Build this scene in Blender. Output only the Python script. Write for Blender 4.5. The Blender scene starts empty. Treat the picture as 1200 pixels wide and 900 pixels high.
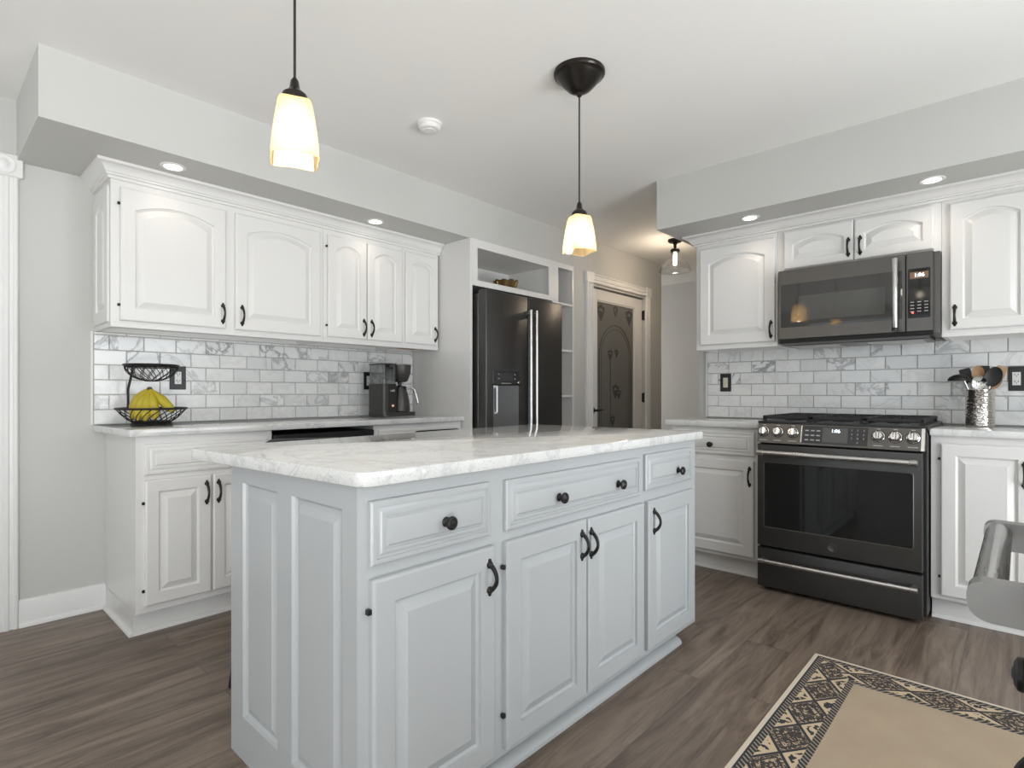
import bpy, bmesh, math, random
from mathutils import Vector, Matrix
random.seed(7)
S = bpy.context.scene
COL = S.collection
PI = math.pi

# ------------------------------------------------------------------ camera, world, light, exposure
cam_d = bpy.data.cameras.new('camera'); cam = bpy.data.objects.new('camera', cam_d); COL.objects.link(cam)
YAW = math.atan2(597., 651.)
cam.location = (0, 0, 1.085); cam.rotation_euler = (PI/2, 0, YAW)
cam_d.sensor_fit = 'HORIZONTAL'; cam_d.sensor_width = 36.; cam_d.lens = 651./1200.*36.
cam_d.shift_y = 11./1200.; cam_d.clip_start = .02
S.camera = cam
S.view_settings.view_transform = 'Standard'; S.view_settings.look = 'None'
S.view_settings.gamma = 1.0; S.view_settings.use_curve_mapping = False
S.view_settings.exposure = 0.22

w = bpy.data.worlds.new('sky'); S.world = w; w.use_nodes = True
wb = w.node_tree.nodes['Background']; wb.inputs[0].default_value = (.80, .90, 1, 1); wb.inputs[1].default_value = 1.0

def area(name, loc, target, sx, sy, power, color, shape='RECTANGLE'):
    d = bpy.data.lights.new(name, 'AREA'); d.shape = shape; d.size = sx
    if shape in ('RECTANGLE', 'ELLIPSE'): d.size_y = sy
    d.energy = power; d.color = color
    o = bpy.data.objects.new(name, d); COL.objects.link(o); o.location = loc
    o.rotation_euler = (Vector(target)-Vector(loc)).to_track_quat('-Z', 'Y').to_euler()
    return o
# daylight through the glazed side door and the rear opening, plus added fill lamps
area('daylight_side_window', (1.74, 2.0, 1.10), (-.6, 2.5, .75), 1.4, 2.0, 44, (.91, .955, 1.0))
area('ceiling_fill_side', (2.7, 2.0, .05), (2.5, 2.0, 2.44), 1.9, 1.8, 190, (1.0, .985, .96))  # added upward fill outside the side door, brightens the ceiling
area('dining_fill', (1.74, -1.2, 1.10), (-2.2, .4, .75), 2.2, 2.0, 44, (.92, .96, 1.0))  # added fill from the right, for the left cabinets and island front
area('ceiling_fill_dining', (2.8, -1.2, .05), (2.4, -1.1, 2.6), 2.1, 2.2, 520, (1.0, .985, .96))  # added upward fill on the dining side, main brightener of the ceiling
area('hall_fill', (-4.35, 5.9, 1.4), (-1.5, 6.1, 1.3), .8, 1.6, 8, (1.0, .88, .75))  # added warm fill hidden round the corner, brightens the hall end wall
area('daylight_rear_window', (-1.2, -3.36, 1.25), (-1.2, 0, 1.2), 2.9, 2.2, 5, (.95, .975, 1.0))
area('ceiling_fill_rear', (-1.2, -4.5, .05), (-1.2, -4.4, 2.6), 3.0, 2.0, 70, (1.0, .985, .96))  # added weak upward fill behind the rear wall, also for the ceiling

# ------------------------------------------------------------------ helpers
ROOT = {}
class MB:
    def __init__(s): s.bm = bmesh.new(); s.mi = 0; s.rnd = None
    def v(s, p): return s.bm.verts.new(p)
    def f(s, vs, smooth=True):
        try: fa = s.bm.faces.new(vs)
        except ValueError: return None
        fa.material_index = s.mi; return fa
    def box(s, x0, x1, y0, y1, z0, z1, bev=0., seg=1, fr=None):
        pts = [(x0,y0,z0),(x1,y0,z0),(x1,y1,z0),(x0,y1,z0),(x0,y0,z1),(x1,y0,z1),(x1,y1,z1),(x0,y1,z1)]
        if fr: pts = [fr(*p) for p in pts]
        vs = [s.v(p) for p in pts]
        fs = [s.f([vs[i] for i in q]) for q in ((3,2,1,0),(4,5,6,7),(0,1,5,4),(1,2,6,5),(2,3,7,6),(3,0,4,7))]
        if bev > 0:
            es = list({e for fa in fs for e in fa.edges})
            r = bmesh.ops.bevel(s.bm, geom=es, offset=bev, segments=seg, affect='EDGES', profile=.5)
            for fa in r['faces']: fa.material_index = s.mi
        return s
    def loft(s, rings, cap0=True, cap1=True, closed=True):
        R = [[s.v(p) for p in r] for r in rings]
        n = len(R[0])
        for a, b in zip(R[:-1], R[1:]):
            for i in range(n if closed else n-1):
                j = (i+1) % n
                s.f([a[i], a[j], b[j], b[i]])
        if cap0 and closed: s.f(R[0][::-1])
        if cap1 and closed: s.f(R[-1])
        return s
    def lathe(s, prof, c, ax=(0,0,1), n=24, cap0=True, cap1=True, sx=None):
        ax = Vector(ax).normalized(); t = Vector((1,0,0)) if abs(ax.x) < .9 else Vector((0,1,0))
        U = ax.cross(t).normalized(); V = ax.cross(U); c = Vector(c)
        rings = [[c + ax*h + (U*math.cos(2*PI*i/n) + V*math.sin(2*PI*i/n))*max(r, 1e-4) for i in range(n)] for r, h in prof]
        return s.loft(rings, cap0, cap1)
    def tube(s, pts, r, n=10, closed=False, sq=None, cap=True):
        P = [Vector(p) for p in pts]; m = len(P)
        rr = r if isinstance(r, (list, tuple)) else [r]*m
        rings = []; N = None
        for i in range(m):
            if closed: T = (P[(i+1) % m]-P[i-1]).normalized()
            else: T = (P[min(i+1, m-1)]-P[max(i-1, 0)]).normalized()
            if N is None:
                a = Vector((0,0,1)) if abs(T.z) < .9 else Vector((1,0,0))
                N = T.cross(a).normalized()
            else:
                N = (N - T*N.dot(T)); N = N.normalized() if N.length > 1e-6 else T.orthogonal().normalized()
            B = T.cross(N)
            rings.append([P[i] + (N*math.cos(2*PI*k/n)*(sq or 1) + B*math.sin(2*PI*k/n))*rr[i] for k in range(n)])
        if closed: rings.append(rings[0]); R = [[s.v(p) for p in q] for q in rings[:-1]]; R.append(R[0])
        else: R = [[s.v(p) for p in q] for q in rings]
        for a, b in zip(R[:-1], R[1:]):
            for i in range(n): s.f([a[i], a[(i+1) % n], b[(i+1) % n], b[i]])
        if cap and not closed: s.f(R[0][::-1]); s.f(R[-1])
        return s
    def prism(s, poly, z0, z1, fr=None):
        g = fr or (lambda x, y, z: (x, y, z))
        return s.loft([[g(x, y, z0) for x, y in poly], [g(x, y, z1) for x, y in poly]])
    def sweep(s, path, prof):
        # path in XY, profile (out, z); out lies to the right of the travel direction
        P = [Vector((p[0], p[1])) for p in path]; rings = []
        for i, p in enumerate(P):
            d0 = (P[i]-P[i-1]).normalized() if i > 0 else None
            d1 = (P[i+1]-P[i]).normalized() if i < len(P)-1 else None
            n0 = Vector((d0.y, -d0.x)) if d0 else None; n1 = Vector((d1.y, -d1.x)) if d1 else None
            if n0 is None: m = n1
            elif n1 is None: m = n0
            else: m = (n0+n1)/(1+n0.dot(n1))
            rings.append([(p.x+m.x*o, p.y+m.y*o, z) for o, z in prof])
        return s.loft(rings)

def build(name, m, mat, parent=None, loc=None, sharp=.55, smooth=True, recalc=True):
    bm = m.bm
    if recalc: bmesh.ops.recalc_face_normals(bm, faces=bm.faces)
    bm.normal_update()
    for fa in bm.faces: fa.smooth = smooth
    for e in bm.edges:
        if len(e.link_faces) == 2: e.smooth = e.calc_face_angle(0) < sharp
    off = Vector(ROOT[parent.name]) if parent else Vector(loc or (0,0,0))
    bmesh.ops.translate(bm, verts=bm.verts, vec=-off)
    me = bpy.data.meshes.new(name); bm.to_mesh(me); bm.free()
    for q in (mat if isinstance(mat, (list, tuple)) else [mat]): me.materials.append(q)
    o = bpy.data.objects.new(name, me); COL.objects.link(o)
    if parent: o.parent = parent; ROOT[o.name] = tuple(off)
    else: o.location = off; ROOT[o.name] = tuple(off)
    return o
def tag(o, label, cat, group=None):
    o['label'] = label; o['category'] = cat
    if group: o['group'] = group
    return o
def thing(name, loc, label, cat, group=None):
    o = bpy.data.objects.new(name, None); COL.objects.link(o); o.location = loc; ROOT[o.name] = tuple(loc)
    o.empty_display_size = .05
    return tag(o, label, cat, group)
def struct(name, m, mat, **k):
    o = build(name, m, mat, **k); o['kind'] = 'structure'; return o
def frame(o, U, V, W):
    o, U, V, W = map(Vector, (o, U, V, W))
    return lambda u, v, w: o + U*u + V*v + W*w
def text(name, s, fr, u, v, w, size, mat, parent, align='CENTER', shear=0, depth=.0004):
    c = bpy.data.curves.new(name, 'FONT'); c.body = s; c.size = size; c.align_x = align; c.align_y = 'CENTER'; c.shear = shear
    c.extrude = depth; c.resolution_u = 3
    t = bpy.data.objects.new(name+'_source', c); COL.objects.link(t)
    dg = bpy.context.evaluated_depsgraph_get()
    me = bpy.data.meshes.new_from_object(t.evaluated_get(dg)); COL.objects.unlink(t); bpy.data.objects.remove(t)
    off = Vector(ROOT[parent.name])
    for q in me.vertices: q.co = fr(u+q.co.x, v+q.co.y, w+q.co.z) - off
    me.materials.clear(); me.materials.append(mat)
    o = bpy.data.objects.new(name, me); COL.objects.link(o); o.parent = parent; ROOT[o.name] = tuple(off)
    return o

# ------------------------------------------------------------------ materials
def nd(nt, t, **k):
    n = nt.nodes.new(t)
    for a, b in k.items():
        if a.startswith('i_'): n.inputs[a[2:].replace('_', ' ')].default_value = b
        else: setattr(n, a, b)
    return n
def mat(name, col, rough=.5, metal=0., spec=.5, coat=0., emit=None, es=0., alpha=1.):
    m = bpy.data.materials.new(name); m.use_nodes = True
    b = m.node_tree.nodes['Principled BSDF']
    b.inputs['Base Color'].default_value = (*col, 1); b.inputs['Roughness'].default_value = rough
    b.inputs['Metallic'].default_value = metal; b.inputs['Specular IOR Level'].default_value = spec
    b.inputs['Coat Weight'].default_value = coat; b.inputs['Coat Roughness'].default_value = .08
    if emit: b.inputs['Emission Color'].default_value = (*emit, 1); b.inputs['Emission Strength'].default_value = es
    return m
def P(m): return m.node_tree, m.node_tree.nodes['Principled BSDF']
def coords(nt, scale=(1,1,1), kind='Object'):
    tc = nd(nt, 'ShaderNodeTexCoord'); mp = nd(nt, 'ShaderNodeMapping'); mp.inputs['Scale'].default_value = scale
    nt.links.new(tc.outputs[kind], mp.inputs['Vector']); return mp.outputs[0]
def ramp(nt, fac, stops):
    r = nd(nt, 'ShaderNodeValToRGB'); nt.links.new(fac, r.inputs[0])
    e = r.color_ramp.elements
    while len(e) < len(stops): e.new(.5)
    for q, (p, c) in zip(e, stops): q.position = p; q.color = (*c, 1) if len(c) == 3 else c
    return r.outputs[0]
def noise(nt, vec, scale, detail=4, rough=.55, dist=0.):
    n = nd(nt, 'ShaderNodeTexNoise'); n.inputs['Scale'].default_value = scale; n.inputs['Detail'].default_value = detail
    n.inputs['Roughness'].default_value = rough; n.inputs['Distortion'].default_value = dist
    if vec is not None: nt.links.new(vec, n.inputs['Vector'])
    return n.outputs['Fac']
def mixc(nt, fac, a, b, mode='MIX'):
    n = nd(nt, 'ShaderNodeMix', data_type='RGBA', blend_type=mode)
    for i, x in ((0, fac), (6, a), (7, b)):
        if hasattr(x, 'is_output'): nt.links.new(x, n.inputs[i])
        elif i == 0: n.inputs[0].default_value = x
        else: n.inputs[i].default_value = (*x, 1)
    return n.outputs[2]
def math_(nt, op, a, b=None, c=None):
    n = nd(nt, 'ShaderNodeMath', operation=op)
    for i, x in enumerate((a, b, c)):
        if x is None: continue
        if hasattr(x, 'is_output'): nt.links.new(x, n.inputs[i])
        else: n.inputs[i].default_value = x
    return n.outputs[0]
def bump(nt, b, h, strength=.1, dist=.01):
    n = nd(nt, 'ShaderNodeBump'); n.inputs['Strength'].default_value = strength; n.inputs['Distance'].default_value = dist
    nt.links.new(h, n.inputs['Height']); nt.links.new(n.outputs[0], b.inputs['Normal'])

def paint(name, col, rough, bs=.04, sc=60):
    m = mat(name, col, rough); nt, b = P(m)
    v = coords(nt)
    c = mixc(nt, noise(nt, v, 1.3, 2), tuple(x*.985 for x in col), tuple(min(1, x*1.015) for x in col))
    nt.links.new(c, b.inputs['Base Color'])
    bump(nt, b, noise(nt, v, sc, 3), bs, .002)
    return m
M_WALL = paint('wall_paint', (.565, .563, .542), .62, .08, 140)
M_CEIL = paint('ceiling_paint', (.87, .86, .84), .75, .08, 90)
M_WHITE = paint('cabinet_white', (.765, .752, .735), .30, .03, 25)
M_TRIM = paint('trim_white', (.79, .785, .775), .35, .03, 25)
M_ISL = paint('island_grey', (.47, .484, .492), .32, .03, 25)
M_IN = paint('cabinet_inside', (.72, .71, .69), .5, .02)
M_WOODRAW = mat('raw_wood', (.42, .24, .10), .6)
M_IRON = mat('black_iron', (.018, .017, .016), .42, .35)
M_BRONZE = mat('dark_bronze', (.030, .026, .023), .28, .7)
M_BLACK = mat('black_plastic', (.012, .012, .012), .35)
M_GAP = mat('dark_gap', (.008, .008, .008), .8)
M_WHITEPL = mat('white_plastic', (.80, .79, .77), .35)
M_IVORY = mat('ivory_plastic', (.74, .68, .55), .4)
M_CHROME = mat('chrome', (.78, .77, .76), .14, 1.)
M_BRASS = mat('antique_brass', (.30, .205, .085), .3, .9)

def brushed(name, col, rough, metal=1., along=(1, 1, 60), amt=.06):
    m = mat(name, col, rough, metal); nt, b = P(m)
    n = noise(nt, coords(nt, along), 14, 4)
    nt.links.new(mixc(nt, n, tuple(x*.9 for x in col), tuple(min(1, x*1.1) for x in col)), b.inputs['Base Color'])
    nt.links.new(math_(nt, 'MULTIPLY_ADD', n, amt*2, rough-amt), b.inputs['Roughness'])
    return m
M_STEEL = brushed('brushed_steel', (.62, .61, .60), .26)
M_STEELD = brushed('satin_steel', (.50, .49, .47), .34)
M_SLATE = brushed('slate_steel', (.082, .080, .078), .36, .72)
M_SLATEL = brushed('slate_steel_light', (.135, .129, .122), .34, .8)
M_OVENGLASS = mat('oven_glass', (.010, .010, .010), .05, 0, .45)
M_MWGLASS = mat('microwave_glass', (.045, .043, .040), .015, 0, .6)
M_SCREEN = mat('display_panel', (.035, .035, .036), .12, 0, .5)
M_DIGIT = mat('clock_digits', (.6, .75, 1.), .4, emit=(.70, .85, 1.), es=3.0)
M_MARK = mat('printed_marks', (.42, .42, .42), .5)
M_RED = mat('red_lamp', (.7, .05, .04), .4, emit=(1, .1, .08), es=2.)

def quartz(name):
    m = mat(name, (.8,.8,.8), .035, 0, .55); nt, b = P(m)
    v = coords(nt)
    base = mixc(nt, noise(nt, v, 5, 5, .6), (.66, .66, .645), (.82, .815, .80))
    vein = ramp(nt, noise(nt, v, 3.2, 8, .65, 1.2), [(.0,(0,0,0)), (.47,(0,0,0)), (.50,(1,1,1)), (.53,(0,0,0)), (1.,(0,0,0))])
    c = mixc(nt, math_(nt, 'MULTIPLY', vein, .40), base, (.42, .43, .44))
    sp = ramp(nt, noise(nt, v, 190, 3, .6), [(.0,(1,1,1)), (.36,(1,1,1)), (.43,(0,0,0)), (1,(0,0,0))])
    c = mixc(nt, math_(nt, 'MULTIPLY', sp, .55), c, (.46, .47, .48))
    nt.links.new(c, b.inputs['Base Color']); return m
M_QUARTZ = quartz('speckled_quartz')

def marble():
    m = mat('marble_tile', (.8,.8,.8), .16, 0, .5); nt, b = P(m)
    at = nd(nt, 'ShaderNodeAttribute', attribute_name='tile')
    tc = nd(nt, 'ShaderNodeTexCoord')
    sc = nd(nt, 'ShaderNodeVectorMath', operation='SCALE'); sc.inputs['Scale'].default_value = 40.; nt.links.new(at.outputs['Color'], sc.inputs[0])
    ad = nd(nt, 'ShaderNodeVectorMath', operation='ADD'); nt.links.new(tc.outputs['Object'], ad.inputs[0]); nt.links.new(sc.outputs[0], ad.inputs[1])
    v = ad.outputs[0]
    sx = nd(nt, 'ShaderNodeSeparateColor'); nt.links.new(at.outputs['Color'], sx.inputs[0])
    r1, r2 = sx.outputs[0], sx.outputs[1]
    tone = mixc(nt, math_(nt, 'POWER', r2, 2.2), (.93, .925, .91), (.80, .80, .795))
    cloud = mixc(nt, math_(nt, 'MULTIPLY', noise(nt, v, 9, 4, .6), .45), tone, (.68, .685, .69))
    vv = ramp(nt, noise(nt, v, 5, 5, .6, 1.1), [(0,(0,0,0)), (.46,(0,0,0)), (.495,(1,1,1)), (.56,(0,0,0)), (1,(0,0,0))])
    amt = math_(nt, 'MULTIPLY', vv, math_(nt, 'MULTIPLY_ADD', math_(nt, 'POWER', r1, 5.), .85, .10))
    c = mixc(nt, amt, cloud, (.27, .275, .285))
    nt.links.new(c, b.inputs['Base Color']); return m
M_TILE = marble()
M_GROUT = mat('grout', (.50, .495, .48), .85)

def floor_mat():
    m = mat('plank_floor', (.1,.08,.06), .36, 0, .45); nt, b = P(m)
    tc = nd(nt, 'ShaderNodeTexCoord'); sp = nd(nt, 'ShaderNodeSeparateXYZ'); nt.links.new(tc.outputs['Object'], sp.inputs[0])
    cb = nd(nt, 'ShaderNodeCombineXYZ'); nt.links.new(sp.outputs[1], cb.inputs[0]); nt.links.new(sp.outputs[0], cb.inputs[1])
    def brick(c1, c2, mort):
        br = nd(nt, 'ShaderNodeTexBrick'); br.offset = .37; br.inputs['Scale'].default_value = 1.; br.inputs['Brick Width'].default_value = 1.25
        br.inputs['Row Height'].default_value = .178; br.inputs['Mortar Size'].default_value = .0016; br.inputs['Mortar Smooth'].default_value = .2; br.inputs['Bias'].default_value = 0
        for k, c in (('Color1', c1), ('Color2', c2), ('Mortar', mort)): br.inputs[k].default_value = (*c, 1)
        nt.links.new(cb.outputs[0], br.inputs['Vector']); return br
    bk = brick((0,0,0), (1,1,1), (.5,.5,.5))
    sc = nd(nt, 'ShaderNodeVectorMath', operation='SCALE'); sc.inputs['Scale'].default_value = 23.; nt.links.new(bk.outputs['Color'], sc.inputs[0])
    mp = nd(nt, 'ShaderNodeMapping'); mp.inputs['Scale'].default_value = (.9, 8.5, 1.); nt.links.new(cb.outputs[0], mp.inputs['Vector'])
    ad = nd(nt, 'ShaderNodeVectorMath', operation='ADD'); nt.links.new(mp.outputs[0], ad.inputs[0]); nt.links.new(sc.outputs[0], ad.inputs[1])
    g = noise(nt, ad.outputs[0], 2.1, 9, .66, 1.0)
    col = ramp(nt, g, [(.24,(.050,.036,.028)), (.40,(.132,.098,.075)), (.55,(.222,.171,.134)), (.78,(.335,.266,.215))])
    mp2 = nd(nt, 'ShaderNodeMapping'); mp2.inputs['Scale'].default_value = (1., 26., 1.); nt.links.new(cb.outputs[0], mp2.inputs['Vector'])
    ad2 = nd(nt, 'ShaderNodeVectorMath', operation='ADD'); nt.links.new(mp2.outputs[0], ad2.inputs[0]); nt.links.new(sc.outputs[0], ad2.inputs[1])
    fine = noise(nt, ad2.outputs[0], 9, 6, .7, .4)
    col = mixc(nt, .55, col, mixc(nt, fine, (.25,.25,.25), (.75,.75,.75)), 'OVERLAY')
    tone = mixc(nt, bk.outputs['Color'], (.86,.85,.84), (1.10,1.09,1.08))
    col = mixc(nt, 1., col, tone, 'MULTIPLY')
    col = mixc(nt, math_(nt, 'MULTIPLY', bk.outputs['Fac'], .45), col, (.03,.024,.02))
    nt.links.new(col, b.inputs['Base Color'])
    nt.links.new(math_(nt, 'MULTIPLY_ADD', fine, .2, .27), b.inputs['Roughness'])
    bump(nt, b, math_(nt, 'SUBTRACT', math_(nt, 'MULTIPLY', fine, .25), bk.outputs['Fac']), .25, .002)
    return m
M_FLOOR = floor_mat()

def thin_glass(name, tint=(1,1,1), gloss=.12, rough=.02):
    m = bpy.data.materials.new(name); m.use_nodes = True; nt = m.node_tree; nt.nodes.clear()
    o = nd(nt, 'ShaderNodeOutputMaterial'); mx = nd(nt, 'ShaderNodeMixShader')
    t = nd(nt, 'ShaderNodeBsdfTransparent'); t.inputs[0].default_value = (*tint, 1)
    g = nd(nt, 'ShaderNodeBsdfGlossy'); g.inputs['Roughness'].default_value = rough
    lw = nd(nt, 'ShaderNodeLayerWeight'); lw.inputs['Blend'].default_value = .35
    f = math_(nt, 'MULTIPLY_ADD', lw.outputs['Facing'], .55, gloss*.4)
    nt.links.new(f, mx.inputs[0]); nt.links.new(t.outputs[0], mx.inputs[1]); nt.links.new(g.outputs[0], mx.inputs[2]); nt.links.new(mx.outputs[0], o.inputs[0])
    return m
M_GLASS = thin_glass('clear_glass', (.96,.97,.97), .10)
M_TANK = thin_glass('smoky_tank', (.55,.55,.54), .14)
def shade_glass():
    m = bpy.data.materials.new('amber_shade_glass'); m.use_nodes = True; nt = m.node_tree; nt.nodes.clear()
    o = nd(nt, 'ShaderNodeOutputMaterial'); mx = nd(nt, 'ShaderNodeMixShader'); mx.inputs[0].default_value = .22
    mx2 = nd(nt, 'ShaderNodeMixShader'); mx2.inputs[0].default_value = .1
    tl = nd(nt, 'ShaderNodeBsdfTranslucent'); tl.inputs[0].default_value = (.93, .79, .57, 1)
    tr = nd(nt, 'ShaderNodeBsdfTransparent'); tr.inputs[0].default_value = (1, .88, .66, 1)
    gl = nd(nt, 'ShaderNodeBsdfGlossy'); gl.inputs['Roughness'].default_value = .15
    nt.links.new(tl.outputs[0], mx.inputs[1]); nt.links.new(tr.outputs[0], mx.inputs[2])
    nt.links.new(mx.outputs[0], mx2.inputs[1]); nt.links.new(gl.outputs[0], mx2.inputs[2]); nt.links.new(mx2.outputs[0], o.inputs[0])
    return m
M_SHADE = shade_glass()
M_BULB = mat('lit_bulb', (1,.9,.7), .4, emit=(1., .88, .68), es=11.)
M_LENS = mat('lit_lens', (1,1,1), .4, emit=(1., .95, .86), es=6.)
M_FROST = mat('etched_glass', (.16, .16, .153), .34, 0, .5)
M_ETCH = mat('etching', (.055, .055, .052), .5)

# ------------------------------------------------------------------ the setting
XW, YB, ZC = -3.43, 3.88, 2.44         # left wall, back wall, ceiling
XR = 1.55                              # right wall, beyond the peninsula
XS, YS0, ZSL = -2.80, .345, 2.157      # soffit face, its near end, its underside
m = MB(); m.box(-4.6, 2.2, -3.6, 6.8, -.06, 0); struct('floor', m, M_FLOOR)
m = MB(); m.box(-4.6, 2.2, -3.6, 6.8, ZC, ZC+.06); struct('ceiling', m, M_CEIL)
m = MB(); m.box(XW-.1, XW, -3.3, 3.812, 0, ZC); struct('wall_left', m, M_WALL)
m = MB(); m.box(XW, XS, YS0, 2.615, ZSL, ZC); m.box(XW, XS, 2.615, 5.384, ZSL, ZC); struct('wall_soffit_left', m, M_WALL)
# wall with the pantry door
D0, D1, DZ = 4.105, 5.035, 2.035
m = MB(); m.box(XW, XS, 3.812, D0-.006, 0, ZSL); m.box(XW, XS, D1+.006, 5.384, 0, ZSL); m.box(XW, XS, D0-.006, D1+.006, DZ+.006, ZSL); m.box(XW, XS-.16, D0-.006, D1+.006, 0, DZ+.006)
struct('wall_left_pantry', m, M_WALL)
m = MB(); m.box(-1.722, XR, YB, YB+.12, 0, ZC); struct('wall_back', m, M_WALL)
m = MB(); m.box(-1.717, XR, 3.24, YB, 2.128, ZC); struct('wall_soffit_back', m, M_WALL)
m = MB(); m.box(-4.6, 1.0, 6.43, 6.55, 0, ZC); struct('wall_hall_end', m, M_WALL)
m = MB(); m.box(-.5, -.38, YB+.12, 6.43, 0, ZC); struct('wall_hall_right', m, M_WALL)
m = MB(); m.box(-4.6, -4.5, 5.384, 6.43, 0, ZC); struct('wall_hall_left', m, M_WALL)
# right wall with its glazed door, rear wall with the glazed opening
m = MB(); a0, a1, b0, b1, e0, e1 = 1.30, 2.70, 0., 2.15, -2.3, -.1
m.box(XR, XR+.1, -3.3, e0, 0, ZC); m.box(XR, XR+.1, e1, a0, 0, ZC); m.box(XR, XR+.1, a1, YB+.12, 0, ZC); m.box(XR, XR+.1, a0, a1, b1, ZC); m.box(XR, XR+.1, e0, e1, b1, ZC); struct('wall_right', m, M_WALL)
def window(name, fr, u0, u1, v0, v1, bars):
    m = MB()
    m.box(u0, u1, v0, v0+.05, -.03, .03, fr=fr); m.box(u0, u1, v1-.05, v1, -.03, .03, fr=fr)
    m.box(u0, u0+.05, v0+.05, v1-.05, -.03, .03, fr=fr); m.box(u1-.05, u1, v0+.05, v1-.05, -.03, .03, fr=fr)
    for b in bars: m.box(b-.025, b+.025, v0+.05, v1-.05, -.025, .025, fr=fr)
    o = struct(name, m, M_TRIM)
    m = MB(); m.box(u0+.04, u1-.04, v0+.04, v1-.04, -.003, .003, fr=fr); g = build('pane', m, M_GLASS, o)
window('window_1', frame((XR+.05, 0, 0), (0,-1,0), (0,0,1), (-1,0,0)), -a1, -a0, b0, b1, (-(a0+a1)/2,))
window('added_window', frame((XR+.05, 0, 0), (0,-1,0), (0,0,1), (-1,0,0)), -e1, -e0, b0, b1, (-(e0+e1)/2,))  # unseen second glazed door, added to let the dining fill in
m = MB(); c0, c1, c2 = -2.65, .25, 2.3
m.box(XW-.1, c0, -3.3, -3.2, 0, ZC); m.box(c1, XR, -3.3, -3.2, 0, ZC); m.box(c0, c1, -3.3, -3.2, c2, ZC); struct('wall_rear', m, M_WALL)
window('window_2', frame((0, -3.25, 0), (1,0,0), (0,0,1), (0,1,0)), c0, c1, .0, c2, (-1.2,))

# trim: baseboards, doorway casing at far left, pantry door casing
BB = [(0,0),(.026,0),(.026,.010),(.022,.018),(.014,.022),(.014,.112),(.009,.122),(0,.125)]
m = MB(); m.sweep([(XW, .351), (XW, .683)][::1], [(o, z) for o, z in BB]); struct('baseboard_left', m, M_TRIM)
m = MB(); m.sweep([(XS, 3.83), (XS, 3.985)], BB); m.sweep([(XS, 5.12), (XS, 5.384)], BB); struct('baseboard_pantry', m, M_TRIM)
m = MB(); m.sweep([(-4.5, 6.43), (-.5, 6.43)], BB); struct('baseboard_hall', m, M_TRIM)
def fluted(fr, u0, u1, v0, v1, t):
    w_ = u1-u0
    prof = [(0,0),(0,t*.8),(.006,t),(.016,t),(.020,t-.006),(.030,t-.007),(.036,t-.001),(w_/2-.010,t-.001),(w_/2-.005,t-.007),(w_/2+.005,t-.007),(w_/2+.010,t-.001),(w_-.036,t-.001),(w_-.030,t-.007),(w_-.020,t-.006),(w_-.016,t),(w_-.006,t),(w_,t*.8),(w_,0)]
    return [[fr(u0+a, v, b) for a, b in prof] for v in (v0, v1)]
fL = frame((XW, 0, 0), (0,1,0), (0,0,1), (1,0,0))
m = MB(); m.loft(fluted(fL, .232, .350, 0, 2.077, .022)); struct('trim_1', m, M_TRIM)
m = MB(); m.box(.226, .366, 2.077, 2.178, 0, .03, .003, fr=fL)
m.lathe([(.046,.03),(.045,.035),(.040,.037),(.036,.033),(.030,.032),(.022,.034),(.016,.039),(.008,.041),(.0,.042)], (XW, .296, 2.128), (1,0,0), 28); struct('trim_2', m, M_TRIM)
m = MB(); m.loft([[fL(q, 2.085+a, c) for a, c in ((0,0),(0,.018),(.006,.022),(.040,.022),(.050,.016),(.060,.022),(.087,.022),(.092,.018),(.092,0))] for q in (-.75, .2255)]); struct('trim_3', m, M_TRIM)
m = MB(); m.box(-.70, .232, .01, 2.08, -.0, .012, fr=fL); struct('door_1', m, M_TRIM)

fP = frame((XS, 0, 0), (0,1,0), (0,0,1), (1,0,0))
m = MB(); m.loft(fluted(fP, D0-.105, D0-.008, 0, 2.055, .022)); m.loft(fluted(fP, D1+.008, D1+.085, 0, 2.055, .022)); struct('trim_4', m, M_TRIM)
m = MB(); m.box(D0-.115, D0-.004, 2.055, 2.150, 0, .028, .003, fr=fP); m.box(D1, D1+.094, 2.055, 2.150, 0, .028, .003, fr=fP)
m.loft([[fP(q, 2.060+a, c) for a, c in ((0,0),(0,.018),(.005,.022),(.018,.022),(.022,.015),(.030,.015),(.034,.021),(.058,.021),(.062,.015),(.068,.015),(.074,.022),(.083,.022),(.086,0))] for q in (D0-.004, D1)]); struct('trim_5', m, M_TRIM)
# pantry door with etched pane
XD = -2.832
fD = frame((XD, D0, .008), (0,1,0), (0,0,1), (1,0,0)); DW, DH = D1-D0, DZ-.012
G0, G1, GZ0, GZ1 = .125, DW-.140, .26, 1.925
m = MB()
m.box(0, G0, 0, DH, -.04, 0, .002, fr=fD); m.box(G1, DW, 0, DH, -.04, 0, .002, fr=fD); m.box(G0, G1, 0, GZ0, -.04, 0, .002, fr=fD); m.box(G0, G1, GZ1, DH, -.04, 0, .002, fr=fD)
pd = struct('door_2', m, M_TRIM)
m = MB(); m.box(G0, G1, GZ0, GZ1, -.024, -.016, fr=fD); pane = build('pane', m, M_FROST, pd)
m = MB()
for a, b, c, d in ((G0,G0+.012,GZ0,GZ1),(G1-.012,G1,GZ0,GZ1),(G0,G1,GZ0,GZ0+.012),(G0,G1,GZ1-.012,GZ1)): m.box(a, b, c, d, -.016, -.006, .002, fr=fD)
build('glazing_bead', m, M_TRIM, pd)
m = MB(); gc, gw = (G0+G1)/2, (G1-G0)/2
def arc(r_w, zc, zr, wd):
    pts = [(gc-r_w, .42)] + [(gc - r_w*math.cos(t*PI/24), zc + zr*math.sin(t*PI/24)) for t in range(25)] + [(gc+r_w, .42)]
    m.tube([fD(a, b, -.0155) for a, b in pts], wd, 5)
arc(gw-.055, 1.42, .30, .004); arc(gw-.085, 1.42, .265, .0022)
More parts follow.
